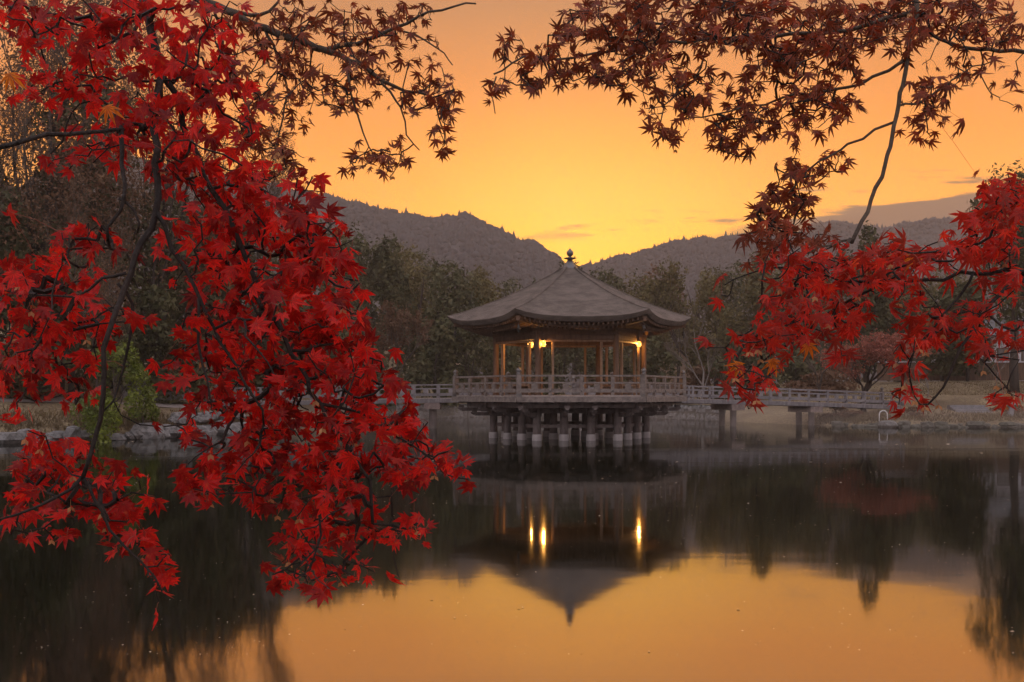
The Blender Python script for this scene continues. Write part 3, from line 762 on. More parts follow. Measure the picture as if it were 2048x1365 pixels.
q = MB(); q.add([(0, -2.4, 4.75), (3.0, -2.4, 2.0), (3.0, 2.4, 2.0), (0, 2.4, 4.75), (-3.0, -2.4, 2.0), (-3.0, 2.4, 2.0)], [(0, 1, 2, 3), (4, 0, 3, 5)]); part('roof', q, M['roof_tile'], T)

# ------------------------------------------------------------------ background trees
def crown_mesh(w, h, seed, n, leaf, m, gap=.0, lobes=11):
    r = np.random.default_rng(seed)
    # lobes inside an egg-shaped envelope
    C = []; S = []
    for i in range(lobes):
        a = r.uniform(0, 2 * math.pi); zz = r.uniform(.12, .92)
        env = math.sin(math.pi * min(1, (zz * .86 + .14))) ** .7
        rad = r.uniform(.25, .75) * env
        C.append((rad * math.cos(a), rad * math.sin(a), zz)); S.append(r.uniform(.26, .44))
    C = np.array(C); S = np.array(S)
    k = r.integers(0, lobes, n)
    u = r.normal(size=(n, 3)); u /= np.linalg.norm(u, axis=1)[:, None]
    u[:, 2] = np.abs(u[:, 2]) * np.where(r.random(n) < .75, 1, -1)
    sh = r.uniform(.55, 1.06, n) ** .5
    nz = 1 + .18 * np.sin(u[:, 0] * 9 + k) * np.cos(u[:, 1] * 8 + 2 * k)
    P = C[k] * np.array([w, w, h]) + u * (S[k] * sh * nz)[:, None] * np.array([w * .95, w * .95, h * .55])
    lo, hi = np.percentile(P, 1.5, 0), np.percentile(P, 98.5, 0)
    P[:, 2] = np.maximum((P[:, 2] - lo[2]) / (hi[2] - lo[2]), -.02) * h
    for ax in (0, 1): P[:, ax] = ((P[:, ax] - lo[ax]) / (hi[ax] - lo[ax]) * 2 - 1) * w
    s = leaf * r.uniform(.5, 1.3, n)
    nrm = u + r.normal(0, .6, (n, 3)); nrm /= np.linalg.norm(nrm, axis=1)[:, None]
    t = np.cross(nrm, r.normal(size=(n, 3))); t /= np.linalg.norm(t, axis=1)[:, None] + 1e-9
    b = np.cross(nrm, t)
    V = np.stack([P + t * s[:, None], P + b * (s * .55)[:, None], P - t * s[:, None], P - b * (s * .55)[:, None]], 1).reshape(-1, 3)
    Fc = np.arange(4 * n).reshape(-1, 4)
    return fastmesh('crown', V, Fc, m)
def trunk_mb(h, r0, seed, spread, lean=0.0, forks=6):
    r = random.Random(seed); q = MB()
    pts = [Vector((0, 0, -.4))]; 
    for i in range(1, 7):
        t = i / 6; pts.append(Vector((lean * t + r.uniform(-.06, .06) * h * .3, r.uniform(-.03, .03) * h, h * .72 * t)))
    q.tube(pts, [r0 * (1 - .78 * i / 6) for i in range(7)], 8)
    for i in range(forks):
        b = pts[2 + i % 4]; a = r.uniform(0, 6.28); l = spread * r.uniform(.5, .95)
        e = b + Vector((math.cos(a) * l, math.sin(a) * l, h * r.uniform(.16, .34))); mid = b.lerp(e, .5) + Vector((r.uniform(-.1, .1) * l, r.uniform(-.1, .1) * l, -.03 * h))
        q.tube([b, mid, e], [r0 * .42, r0 * .28, r0 * .07], 6)
    return q
def leafy(px, top, D, half, label, m='ever', base=None, n=3600, leaf=.21, cat='tree', low=.10, name='evergreen_tree', group='trees behind the pond', bark='bark', lobes=11):
    x = (px - 1024) / F * D; z = float(gz(x, D)) if base is None else base
    h = CAM_H + (HY - top) / F * D - z; w = half / F * D
    T = thing(name, label, cat, (x, D, z), group=group)
    part('trunk', trunk_mb(h, max(.06, h * .022), int(px * 7 + D), w * .8), M[bark], T, smooth=True)
    me = crown_mesh(w, h * (1 - low), int(px + 31 * D), int(n * (1.5 if leaf > .12 else 1)), leaf, M[m], lobes=lobes)
    link('crown', me, T, (0, 0, h * low))
    return T
def bare(px, top, D, half, label, n_lv=5, m='twig', bark='bark', base=None, leaves=None, nleaf=0, leaf=.07, seed=1, name='bare_tree', group='bare trees around the pond', cat='tree', lean=0.0, rt=1.0, up=.35):
    x = (px - 1024) / F * D; z = float(gz(x, D)) if base is None else base
    h = CAM_H + (HY - top) / F * D - z; w = half / F * D
    T = thing(name, label, cat, (x, D, z), group=group)
    r = random.Random(seed * 97 + int(px)); big, fine = MB(), MB(); tips = []
    def grow(p, d, l, rad, lv):
        pts = [p]; q = p
        for i in range(3):
            d = (d + Vector((r.uniform(-.22, .22), r.uniform(-.22, .22), r.uniform(-.10, .2) * up * 2))).normalized()
            q = q + d * l / 3; pts.append(q)
        (big if lv <= 2 else fine).tube(pts, [rad, rad * .86, rad * .74, rad * .6], 7 if lv <= 1 else (5 if lv == 2 else 3), cap=False)
        if lv >= n_lv - 1: tips.extend(pts[1:])
        if lv >= n_lv: return
        nb = r.choice((3, 4)) if lv < n_lv - 1 else r.choice((3, 4, 5))
        for i in range(nb):
            b = pts[r.choice((1, 2, 3, 3))] if i else pts[3]
            a = r.uniform(0, 6.28); s = r.uniform(.45, 1.0)
            nd = (d + Vector((math.cos(a) * s, math.sin(a) * s, r.uniform(-.25, .35)))).normalized()
            grow(b, nd, l * r.uniform(.55, .82), max(rad * .56, .006 * rt), lv + 1)
    grow(Vector((0, 0, -.3)), Vector((lean, 0, 1)).normalized(), h * .40, h * .020 * rt, 0)
    # fit the grown form to the tree's height and spread
    A = np.array(big.v + fine.v); sx = w / max(1e-3, np.percentile(np.abs(A[:, :2]), 97)); sz = h / A[:, 2].max()
    for q in (big, fine): q.v = [(a * sx, b * sx, c * sz) for a, b, c in q.v]
    part('trunk', big, M[bark], T, smooth=True)
    part('twigs', fine, M[m], T, kind='stuff')
    if leaves:
        rr = np.random.default_rng(seed); tp = np.array([(p.x * sx, p.y * sx, p.z * sz) for p in tips])
        P = tp[rr.integers(0, len(tp), nleaf)] + rr.normal(0, .10 * w * .3, (nleaf, 3))
        nrm = rr.normal(size=(nleaf, 3)); nrm /= np.linalg.norm(nrm, axis=1)[:, None]
        t = np.cross(nrm, rr.normal(size=(nleaf, 3))); t /= np.linalg.norm(t, axis=1)[:, None]; b = np.cross(nrm, t)
        s = (leaf * rr.uniform(.5, 1.3, nleaf))[:, None]
        V = np.stack([P + t * s, P + b * s * .6, P - t * s, P - b * s * .6], 1).reshape(-1, 3)
        o = link('crown', fastmesh('crown', V, np.arange(4 * nleaf).reshape(-1, 4), M[leaves]), T)
    return T
# far shore, left of the pavilion to right
leafy(655, 468, 96, 80, 'tall dark evergreen rising behind the red maple left of the pavilion', n=4200)
leafy(762, 492, 99, 62, 'upright dark evergreen, tallest beside the red maple edge', n=3600)
leafy(835, 512, 104, 52, 'pale olive tree between two dark evergreens left of the pavilion', 'olive', n=3000)
leafy(905, 536, 95, 72, 'broad domed evergreen just left of the pavilion roof', n=4600, lobes=14)
leafy(985, 556, 106, 48, 'small olive tree peeping over the left slope of the pavilion roof', 'olive', n=2400)
leafy(1110, 540, 112, 62, 'rounded evergreen dome behind the left of the pavilion apex', n=3600, lobes=14)
leafy(1190, 548, 114, 56, 'rounded evergreen dome behind the right of the pavilion apex', n=3200, lobes=14)
leafy(1290, 566, 106, 58, 'olive tree above the right slope of the pavilion roof', 'olive', n=3000)
bare(1360, 520, 100, 70, 'tall loose half bare tree right of the pavilion roof', leaves='olive', nleaf=2600, leaf=.16, seed=3)
leafy(1430, 560, 110, 60, 'hazy olive tree behind the bridge right of the half bare tree', 'olive', n=3200)
leafy(1510, 512, 104, 60, 'tall olive tree behind the hanging maple tip', 'olive', n=3600)
leafy(1590, 560, 98, 62, 'dark rounded evergreen behind the right bridge', n=3600)
leafy(1660, 520, 106, 60, 'dark evergreen right of centre behind the red leaved branch', n=3400)
leafy(1735, 468, 90, 40, 'tall narrow dark evergreen among the right hand trees', n=3200)
leafy(1800, 600, 92, 60, 'dark evergreen behind the reddish bare tree', n=3200)
leafy(1885, 590, 84, 58, 'dark green tree behind the grass mound at right', n=3400)
leafy(1935, 575, 84, 46, 'dark green tree left of the white house', n=3000)
leafy(2030, 345, 74, 80, 'tall loose evergreen at the right edge lit from behind', n=4200, leaf=.15, low=.30, lobes=16)
leafy(2090, 420, 76, 90, 'dark evergreen leaning in from the right edge', n=3400, leaf=.22)
bare(1730, 665, 70, 115, 'wide low reddish bare tree at the right bridge end', leaves='redtwig', nleaf=9000, leaf=.085, seed=5, up=.1)
bare(1640, 640, 78, 60, 'grey bare tree behind the right bridge', seed=6)
bare(1985, 660, 74, 45, 'slim pale trunked bare tree on the grass mound', bark='pale_bark', seed=7, rt=.6)
bare(1855, 690, 73, 40, 'small grey bare tree beside the grass mound', bark='pale_bark', seed=8, rt=.6)
bare(1400, 610, 88, 62, 'pale forked bare tree above the right bridge near the pavilion', bark='pale_bark', seed=9)
bare(795, 600, 80, 62, 'rusty brown bare tree left of the pavilion above the bridge', leaves='rust', nleaf=5200, leaf=.10, seed=10)
bare(935, 610, 88, 55, 'dark gnarled tree behind the left roof corner', leaves='ever', nleaf=3600, leaf=.16, seed=11)
leafy(870, 650, 86, 48, 'low dark shrub tree above the left bridge', n=2600, leaf=.2)
leafy(1005, 690, 92, 46, 'low dark shrub behind the left columns of the pavilion', n=2200, leaf=.2, name='shrub', cat='shrub', low=.02)
bare(1128, 640, 100, 62, 'dark forked tree seen between the pavilion columns', seed=12, leaves='ever', nleaf=2200, leaf=.2)
leafy(1080, 700, 96, 40, 'dark shrub seen between the left pavilion columns', n=1800, leaf=.2, name='shrub', cat='shrub', low=.02)
leafy(1215, 690, 96, 46, 'dark shrub seen between the right pavilion columns', n=2000, leaf=.2, name='shrub', cat='shrub', low=.02)
leafy(1310, 680, 94, 40, 'dim shrub right of the pavilion above the balustrade', n=2000, leaf=.2, name='shrub', cat='shrub', low=.02)
leafy(1480, 690, 92, 60, 'dim wide shrub above the right bridge', n=2600, leaf=.2, name='shrub', cat='shrub', low=.02)
leafy(1590, 700, 90, 50, 'dark shrub above the first right bridge pier', n=2200, leaf=.2, name='shrub', cat='shrub', low=.02)
leafy(1395, 735, 95, 50, 'low brown thicket behind the bridge beside the pavilion', 'rust', n=2000, leaf=.16, name='shrub', cat='shrub', low=.02)
leafy(1640, 745, 84, 60, 'low brown thicket behind the middle of the right bridge', 'rust', n=2200, leaf=.14, name='shrub', cat='shrub', low=.02)
leafy(740, 700, 78, 45, 'green shrub behind the left bridge', 'ever', n=2400, leaf=.16, name='shrub', cat='shrub', low=.02)
# second row on the rise behind
for a in ((700, 470, 122, 80, 'hazy evergreen of the back row beside the red maple edge', 'ever'), (800, 500, 126, 70, 'hazy olive tree of the back row left of the pavilion', 'olive'), (875, 520, 128, 60, 'hazy dark tree of the back row above the domed evergreen', 'ever'),
          (950, 545, 130, 60, 'hazy olive tree of the back row by the left roof slope', 'olive'), (1040, 566, 132, 60, 'hazy low tree of the back row left of the apex', 'ever'), (1150, 552, 134, 60, 'hazy tree of the back row straight behind the apex', 'ever'),
          (1255, 560, 130, 60, 'hazy olive tree of the back row right of the apex', 'olive'), (1320, 548, 128, 62, 'hazy rusty tree of the back row right of the roof', 'rust'), (1400, 545, 126, 66, 'hazy olive tree of the back row above the bridge', 'olive'),
          (1475, 538, 126, 66, 'hazy dark tree of the back row above the bridge middle', 'ever'), (1560, 530, 124, 66, 'hazy olive tree of the back row behind the red spray', 'olive'), (1640, 525, 122, 66, 'hazy dark tree of the back row behind the red spray', 'ever'),
          (1710, 520, 120, 60, 'hazy olive tree of the back row behind the narrow evergreen', 'olive'), (1790, 540, 118, 70, 'hazy dark tree of the back row right of the narrow evergreen', 'ever'), (1890, 545, 116, 70, 'hazy olive tree of the back row above the garden wall', 'olive')):
    leafy(*a[:5], m=a[5], n=2600, leaf=.22, low=.03, group='back row of trees behind the pond', lobes=14)
# left bank: tall dark grove
LG = 'trees of the left bank grove'
leafy(60, 190, 56, 190, 'huge dark evergreen at the left edge behind the red leaves', n=6500, leaf=.20, group=LG, lobes=18)
leafy(215, 330, 60, 160, 'dark evergreen behind the upper red maple leaves at left', n=5200, leaf=.20, group=LG, lobes=16)
leafy(360, 410, 64, 140, 'dark evergreen over the stone steps on the left bank', n=4600, leaf=.20, group=LG, lobes=14)
leafy(480, 445, 68, 120, 'dark evergreen behind the main red maple mass', n=4200, leaf=.20, group=LG, lobes=14)
leafy(590, 520, 74, 95, 'dark evergreen above the left bridge end', n=3600, leaf=.20, group=LG)
bare(90, -140, 52, 190, 'very tall bare tree with tan leaves in the upper left corner', n_lv=6, leaves='rust', nleaf=9000, leaf=.055, seed=21, group=LG, rt=.8)
bare(300, -40, 57, 150, 'tall bare tree behind the left maple limb', n_lv=6, leaves='rust', nleaf=5500, leaf=.055, seed=22, group=LG, rt=.8)
bare(470, 190, 62, 110, 'bare twiggy tree behind the upper maple leaves', n_lv=6, leaves='rust', nleaf=4000, leaf=.06, seed=23, group=LG, rt=.7)
bare(-90, -60, 46, 150, 'bare tree leaning in at the left edge', n_lv=6, leaves='rust', nleaf=5000, leaf=.05, seed=24, group=LG, rt=.8)
bare(200, 330, 47.5, 110, 'low bare thorny tree with tan leaves above the left shore', n_lv=6, leaves='rust', nleaf=5000, leaf=.05, seed=25, group=LG, rt=.7)
bare(420, 640, 58, 60, 'bare arching shrub above the left stone steps', n_lv=5, seed=26, bark='pale_bark', group=LG, rt=.5, up=.05)
leafy(110, -60, 54, 210, 'vast loose tree of fine tan leaves filling the upper left corner', 'rust', n=30000, leaf=.09, group=LG, lobes=26, low=.25, name='loose_tree')
leafy(330, 130, 60, 150, 'loose tan leaved tree behind the fork of the maple limb', 'rust', n=8000, leaf=.08, group=LG, lobes=20, low=.2, name='loose_tree')
leafy(-60, 250, 50, 120, 'dark evergreen cut by the left edge of the picture', n=5200, leaf=.17, group=LG, lobes=16, low=.05)
leafy(140, 520, 51, 110, 'low dark evergreen under the left maple leaves', n=5200, leaf=.15, group=LG, lobes=14, low=.02)
leafy(310, 590, 57, 90, 'low dark evergreen right of the green bush', n=4200, leaf=.15, group=LG, lobes=12, low=.02)
leafy(430, 620, 66, 90, 'low dark evergreen behind the left bridge end posts', n=3800, leaf=.16, group=LG, lobes=12, low=.02)
leafy(540, 640, 74, 80, 'low dark evergreen behind the left bridge', n=3400, leaf=.18, group=LG, lobes=12, low=.02)
leafy(660, 640, 84, 80, 'low dark evergreen beyond the left bridge beside the red leaf edge', n=3400, leaf=.2, lobes=12, low=.02)
for a in ((228, 690, 45.6, 52, 'bright green bush on the left shore beside the path', 4200), (195, 800, 43.8, 48, 'low bright green bush at the left waterline', 2600), (285, 735, 47.4, 26, 'small bright green bush above the left path', 1500)):
    leafy(a[0], a[1], a[2], a[3], a[4], 'bright', n=a[5], leaf=.075, name='bush', cat='bush', low=.0, group='green bushes on the left shore', lobes=9)
leafy(60, 700, 50, 90, 'dark shrub under the grove at the left edge', n=3600, leaf=.13, name='shrub', cat='shrub', low=.0, group=LG)

# dry grass and low weeds on the banks
M['grass'] = foliage('dry_grass', [(0, (.08, .06, .034)), (.5, (.15, .112, .062)), (.85, (.21, .16, .09)), (1, (.10, .11, .045))], .3, .7, .2, .5)
def grass(label, pts, n, wdt, hgt, rnd):
    P = []
    for i in range(n):
        k = rnd.integers(0, len(pts) - 1); t = rnd.random()
        x = pts[k][0] * (1 - t) + pts[k + 1][0] * t + rnd.normal(0, wdt * .2); y = pts[k][1] * (1 - t) + pts[k + 1][1] * t + abs(rnd.normal(0, wdt))
        P.append((x, y))
    P = np.array(P); d = sdist(P[:, 0], P[:, 1]); P = P[d > .25]; z = gz(P[:, 0], P[:, 1]); n = len(P)
    B = np.stack([P[:, 0], P[:, 1], z - .03], -1); a = rnd.uniform(0, 6.28, n); h = hgt * rnd.uniform(.4, 1.2, n)
    sd2 = np.stack([np.cos(a), np.sin(a), 0 * a], -1) * (.02 + .03 * rnd.random(n))[:, None]; ln = rnd.normal(0, .35, (n, 3)) * h[:, None]; ln[:, 2] = h
    V = np.stack([B - sd2, B + sd2, B + ln], 1).reshape(-1, 3)
    o = link('dry_grass', fastmesh('dry_grass', V, np.arange(3 * n).reshape(-1, 3), M['grass'])); tag(o, label, 'grass', kind='stuff')
grass('dry grass and weeds along the right bank', [(18.9, 64.8), (21.5, 63), (31, 62.5), (40, 62)], 7000, 2.2, .22, np.random.default_rng(3))
grass('dry grass on the mound at right', [(22, 73), (30, 73.5), (40, 73)], 9000, 4.5, .12, np.random.default_rng(4))
grass('dry grass and weeds along the left bank', [(-13.2, 54), (-14.6, 49.4), (-16.2, 46.2), (-19.8, 42.6), (-27, 38.4)], 6000, 2.0, .25, np.random.default_rng(5))
SG = 'low shrubs on the right shore'
for a in ((1672, 812, 66.6, 26, 'brown brambles under the right end of the bridge'), (1706, 822, 65.0, 18, 'small brown brambles beside the white hoop barrier'), (1830, 815, 64.6, 24, 'low brown shrub on the right shore below the mound'), (2015, 812, 66, 26, 'low brown shrub right of the stone post')):
    leafy(a[0], a[1], a[2], a[3], a[4], 'rust', n=900, leaf=.06, name='shrub', cat='shrub', low=.0, group=SG, lobes=7)

# ------------------------------------------------------------------ maples in the foreground
def leaf_geo(seed, wide):
    r = random.Random(seed)
    lob = [(0, 1.0), (37, .93), (74, .74), (112, .42)]
    angs = [(-a, l) for a, l in lob[:0:-1]] + lob
    V = [(0, .06, 0)]; 
    pts = []
    n = len(angs)
    for i, (a, l) in enumerate(angs):
        l *= r.uniform(.9, 1.08); a += r.uniform(-4, 4)
        def pol(rad, ang): return (rad * math.sin(R(ang)), rad * math.cos(R(ang)))
        hw = 11.5 * wide
        if i == 0: pts.append(pol(.14, a - 34))
        pts.append(pol(l * .52, a - hw)); 
        curve = r.uniform(-5, 5)
        pts.append(pol(l, a + curve)); pts.append(pol(l * .52, a + hw))
        if i < n - 1: pts.append(pol((.30 if wide < 1.1 else .43) * min(l, angs[i + 1][1]) ** .5, (a + angs[i + 1][0]) / 2))
        else: pts.append(pol(.14, a + 34))
    droop = r.uniform(.05, .85); cup = r.uniform(-.35, .55); tw = r.uniform(-.5, .5)
    for x, y in pts:
        rr = math.hypot(x, y); z = -droop * rr * rr + cup * abs(x) * .6 + tw * x * y + r.uniform(-.03, .03)
        sh = 1 - .18 * droop * rr
        V.append((x * sh, y * sh, z))
    m = len(pts)
    Fc = [(0, 1 + i, 1 + (i + 1) % m) for i in range(m)]
    return np.array(V, float), np.array(Fc)
GEO_W = [leaf_geo(i, 1.5) for i in range(8)]
GEO_N = [leaf_geo(40 + i, 1.0) for i in range(8)]

M['leaf_orange'] = foliage('orange_maple_leaf', [(0, (.85, .30, .02)), (1, (.85, .22, .02))], .55, .4, .3, 0, True)
orange_me = fastmesh('leaf', *GEO_N[2], M['leaf_orange'], attr=GEO_N[2][0])
def catmull(P, step):
    P = [Vector(p) for p in P]; out = []
    for i in range(len(P) - 1):
        a, b, c, d = P[max(i - 1, 0)], P[i], P[i + 1], P[min(i + 2, len(P) - 1)]
        n = max(2, int((c - b).length / step))
        for k in range(n):
            t = k / n
            out.append(.5 * ((2 * b) + (c - a) * t + (2 * a - 5 * b + 4 * c - d) * t * t + (3 * b - a - 3 * c + d) * t ** 3))
    out.append(P[-1]); return out

def maple(label, trunk_xy, trunk_top, limbs, blobs, size, lm, geo, seed, face, Dm, tilt, limb_mat, spread=.25, group='maples framing the view', seeds=60, tipdir=(0, 0, -1), nbias=(0, -1, .15), dens=lambda y: 1.0, extra=()):
    """limbs: list of (r0, r1, [(px,py,D)...], link_to_trunk); blobs: (px,py,rx,ry,n[,D])"""
    r = np.random.default_rng(seed)
    gz0 = float(gz(*trunk_xy)); base = Vector((trunk_xy[0], trunk_xy[1], gz0 - .1))
    T = thing('maple_tree', label, 'tree', base, group=group)
    ttop = Vector((trunk_xy[0] + .15, trunk_xy[1] + .1, trunk_top))
    q = MB(); tp = catmull([base, base.lerp(ttop, .35) + Vector((.06, .05, 0)), base.lerp(ttop, .7) + Vector((-.04, .0, 0)), ttop, ttop + Vector((.1, -.3, .8))], .12)
    q.tube([p - base for p in tp], np.linspace(.16, .07, len(tp)), 12); part('trunk', q, M['maple_bark'], T, smooth=True)
    nodes = []; rad0 = []
    for r0, r1, path, fromtrunk in limbs:
        P = [at(*p) for p in path]
        if fromtrunk is not None:
            s = base.lerp(ttop, fromtrunk); mid = s.lerp(P[0], .5) + Vector((0, 0, .15)); P = [s, mid] + P
        C = catmull(P, .035)
        C = [c + Vector(r.normal(0, .0035, 3)) for c in C]
        q = MB(); q.tube([c - base for c in C], np.linspace(r0 * (1.5 if fromtrunk is not None else 1), r1, len(C)), 8)
        part('limb', q, M[limb_mat], T, smooth=True)
        nodes += C[(len(C) // 3 if fromtrunk is not None else 0):]
    # leaf sites
    sites = []
    for b in blobs:
        px, py, rx, ry, n = b[:5]
        for i in range(int(n * dens(py) + .5)):
            a = r.uniform(0, 2 * math.pi); q_ = math.sqrt(r.uniform(0, 1)) * 1.05
            D = (b[5] if len(b) > 5 else Dm(px, py)) + r.normal(0, spread * .55)
            sites.append(at(px + rx * q_ * math.cos(a), py + ry * q_ * math.sin(a), max(1.4, D)))
    S = np.array([tuple(s) for s in sites])
    # twigs grown outwards from the limbs to every third leaf site
    nod = [tuple(n_) for n_ in nodes]; par = [-1] * len(nod); cnt0 = len(nod)
    tips = S[r.random(len(S)) < .42]
    A = np.array(nod)
    dist = np.array([np.min(((A - t) ** 2).sum(1)) for t in tips]); order = np.argsort(dist)
    buf = np.zeros((cnt0 + len(tips) * 8 + 10, 3)); buf[:cnt0] = A; n_n = cnt0
    chains = []
    for ti in order:
        t = tips[ti]; d2 = ((buf[:n_n] - t) ** 2).sum(1); j = int(np.argmin(d2)); p = buf[j].copy(); l = math.sqrt(d2[j])
        if l < .012: continue
        k = max(2, min(6, int(l / .03)))
        bend = r.normal(0, .10 * l, 3); bend[2] -= .05 * l
        prev = j; ch = [j]
        for s in range(1, k + 1):
            f = s / k; c = p + (t - p) * f + bend * math.sin(math.pi * f) + (r.normal(0, .004, 3) if s < k else 0)
            buf[n_n] = c; par.append(prev); prev = n_n; ch.append(n_n); n_n += 1
        chains.append(ch)
    w = np.zeros(n_n)
    # petioles and leaves
    node_arr = buf[:n_n]
    lf = []; tw = MB()
    for s in S:
        d2 = ((node_arr - s) ** 2).sum(1); j = int(np.argmin(d2)); w[j] += 1
        lf.append((s, j))
    for i in range(n_n - 1, -1, -1):
        if par[i] >= 0: w[par[i]] += w[i]
    br = np.array(base)
    for ch in chains:
        pts = [buf[i] - br for i in ch]
        rr = [.0009 + .00055 * math.sqrt(max(w[i], .3)) for i in ch]; rr[0] = rr[1]
        tw.tube(pts, [min(x, .006) for x in rr], 4, cap=False)
    part('twigs', tw, M['maple_bark'], T, kind='stuff')
    pet = MB(); mats = []
    td = Vector(tipdir); nb = Vector(nbias)
    for s, j in lf:
        p = Vector(node_arr[j]); s = Vector(s); d = s - p
        if d.length < .012: d = Vector(r.normal(0, 1, 3)); d.normalize(); d *= .022; s = p + d
        if d.length > .055: s = p + d.normalized() * r.uniform(.04, .055) if d.length < .12 else s
        mid = p.lerp(s, .5) + Vector((0, 0, .006))
        pet.tube([p - base, mid - base, s - base], [.0008, .0006, .0006], 3, cap=False)
        nrm = (nb + Vector(r.normal(0, tilt, 3))).normalized()
        if r.random() < .2: nrm = -nrm
        y = td + Vector(r.normal(0, .55, 3)) + (s - p).normalized() * .35
        y = y - nrm * y.dot(nrm); y = y.normalized() if y.length > 1e-3 else nrm.orthogonal().normalized()
        x = y.cross(nrm)
        sc = size * r.uniform(.52, 1.22)
        mats.append((Matrix(((x.x, y.x, nrm.x, s.x - base.x), (x.y, y.y, nrm.y, s.y - base.y), (x.z, y.z, nrm.z, s.z - base.z), (0, 0, 0, 1))), sc, s.y, int(r.integers(0, 8))))
    part('petioles', pet, M[limb_mat] if False else M['redtwig'], T, kind='stuff')
    mes = [fastmesh('leaf', V, Fc, M[lm], attr=V) for V, Fc in geo]; AA = []
    order = sorted(range(len(mats)), key=lambda i: -mats[i][1] / mats[i][2])
    top = set(order[:300 - len(extra)])
    VV, FF = [], []; b = 0
    for i, (mt, sc, D, g_) in enumerate(mats):
        if i in top:
            o = bpy.data.objects.new('leaf', mes[g_]); COL.objects.link(o); o.parent = T
            o.matrix_basis = mt @ Matrix.Diagonal((sc, sc, sc, 1))
        else:
            V, Fc = geo[g_]; m3 = np.array(mt)[:3, :3] * sc; VV.append(V @ m3.T + np.array(mt)[:3, 3]); FF.append(Fc + b); b += len(V); AA.append(V)
    for px, py, D, ang in extra:      # a few turned leaves hanging clear of the rest
        s = at(px, py, D); d2 = ((node_arr - np.array(s)) ** 2).sum(1); p = Vector(node_arr[int(np.argmin(d2))])
        q = MB(); q.tube([p - base, p.lerp(s, .5) - base + Vector((0, 0, .008)), s - base], [.0009, .0007, .0006], 3, cap=False); part('petiole', q, M['redtwig'], T)
        nrm = Vector((.15, -1, .3)).normalized(); y = Vector((math.sin(ang), 0, -math.cos(ang))); y = (y - nrm * y.dot(nrm)).normalized(); x = y.cross(nrm)
        o = bpy.data.objects.new('leaf', orange_me); COL.objects.link(o); o.parent = T; k = size * 1.12
        o.matrix_basis = Matrix(((x.x, y.x, nrm.x, s.x - base.x), (x.y, y.y, nrm.y, s.y - base.y), (x.z, y.z, nrm.z, s.z - base.z), (0, 0, 0, 1))) @ Matrix.Diagonal((k, k, k, 1))
    if VV:
        o = link('leaves', fastmesh('leaves', np.concatenate(VV), np.concatenate(FF), M[lm], attr=np.concatenate(AA)), T); o['kind'] = 'stuff'
    # dry winged seeds
    sd_ = MB()
    for i in range(seeds):
        j = int(r.integers(cnt0, n_n)); p = Vector(node_arr[j]) - base + Vector((r.normal(0, .01), r.normal(0, .01), -r.uniform(.015, .03)))
        for sg in (-1, 1):
            a = r.uniform(.3, .9) * sg; l = .016; ux = Vector((math.sin(a), 0, -math.cos(a))); vx = Vector((math.cos(a), r.normal(0, .3), math.sin(a))) * .0042
            sd_.add([p, p + ux * l * .4 - vx, p + ux * l, p + ux * l * .5 + vx], [(0, 1, 2, 3)])
        sd_.tube([Vector(node_arr[j]) - base, p], .0005, 3, cap=False)
    if seeds: part('seeds', sd_, M['gold_seed'], T, kind='stuff')
    return T

# left: scarlet maple whose limb drops across the left of the picture
A_limbs = [
    (.017, .010, [(262, -90, 2.7), (288, 10, 2.65), (305, 80, 2.62), (320, 138, 2.6)], .95),
    (.009, .0045, [(320, 138, 2.6), (316, 200, 2.55), (311, 300, 2.5), (314, 418, 2.45), (280, 485, 2.42), (255, 545, 2.4), (240, 600, 2.38), (222, 635, 2.36), (209, 700, 2.35), (206, 790, 2.35), (190, 880, 2.35), (166, 955, 2.35)], None),
    (.008, .004, [(320, 138, 2.6), (345, 180, 2.62), (375, 270, 2.62), (405, 350, 2.6), (460, 440, 2.6), (490, 520, 2.6), (530, 600, 2.58), (580, 700, 2.55), (640, 810, 2.52), (700, 905, 2.5), (735, 965, 2.5), (745, 1050, 2.5)], None),
    (.005, .0025, [(314, 418, 2.45), (345, 500, 2.45), (378, 552, 2.45), (400, 600, 2.45), (425, 660, 2.45), (455, 705, 2.45), (490, 760, 2.45), (530, 850, 2.45)], None),
    (.006, .003, [(246, 250, 2.5), (244, 330, 2.45), (246, 402, 2.4), (222, 440, 2.4), (213, 480, 2.4)], None),
    (.004, .002, [(246, 402, 2.4), (272, 425, 2.4), (280, 470, 2.4)], None),
    (.004, .002, [(255, 545, 2.4), (205, 560, 2.4), (150, 595, 2.4), (70, 592, 2.4)], None),
    (.004, .002, [(240, 565, 2.4), (262, 610, 2.42), (256, 690, 2.42), (240, 770, 2.42), (205, 830, 2.38)], None),
    (.004, .002, [(166, 955, 2.35), (110, 1000, 2.3), (40, 1030, 2.3), (-20, 1050, 2.3)], None),
    (.004, .002, [(166, 955, 2.35), (190, 1000, 2.35), (225, 1060, 2.35), (285, 1120, 2.35), (320, 1180, 2.35)], None),
    (.004, .002, [(400, 600, 2.45), (402, 690, 2.45), (415, 760, 2.45), (440, 830, 2.45)], None),
    (.004, .002, [(640, 810, 2.52), (720, 830, 2.52), (780, 870, 2.5), (860, 915, 2.5)], None),
    (.004, .002, [(700, 905, 2.5), (650, 990, 2.48), (640, 1070, 2.46), (620, 1140, 2.46)], None),
    (.004, .002, [(580, 700, 2.55), (680, 690, 2.58), (760, 720, 2.58)], None),
    (.010, .004, [(-140, 330, 2.3), (-20, 302, 2.3), (60, 276, 2.32), (170, 268, 2.4), (246, 256, 2.5)], .6),
]
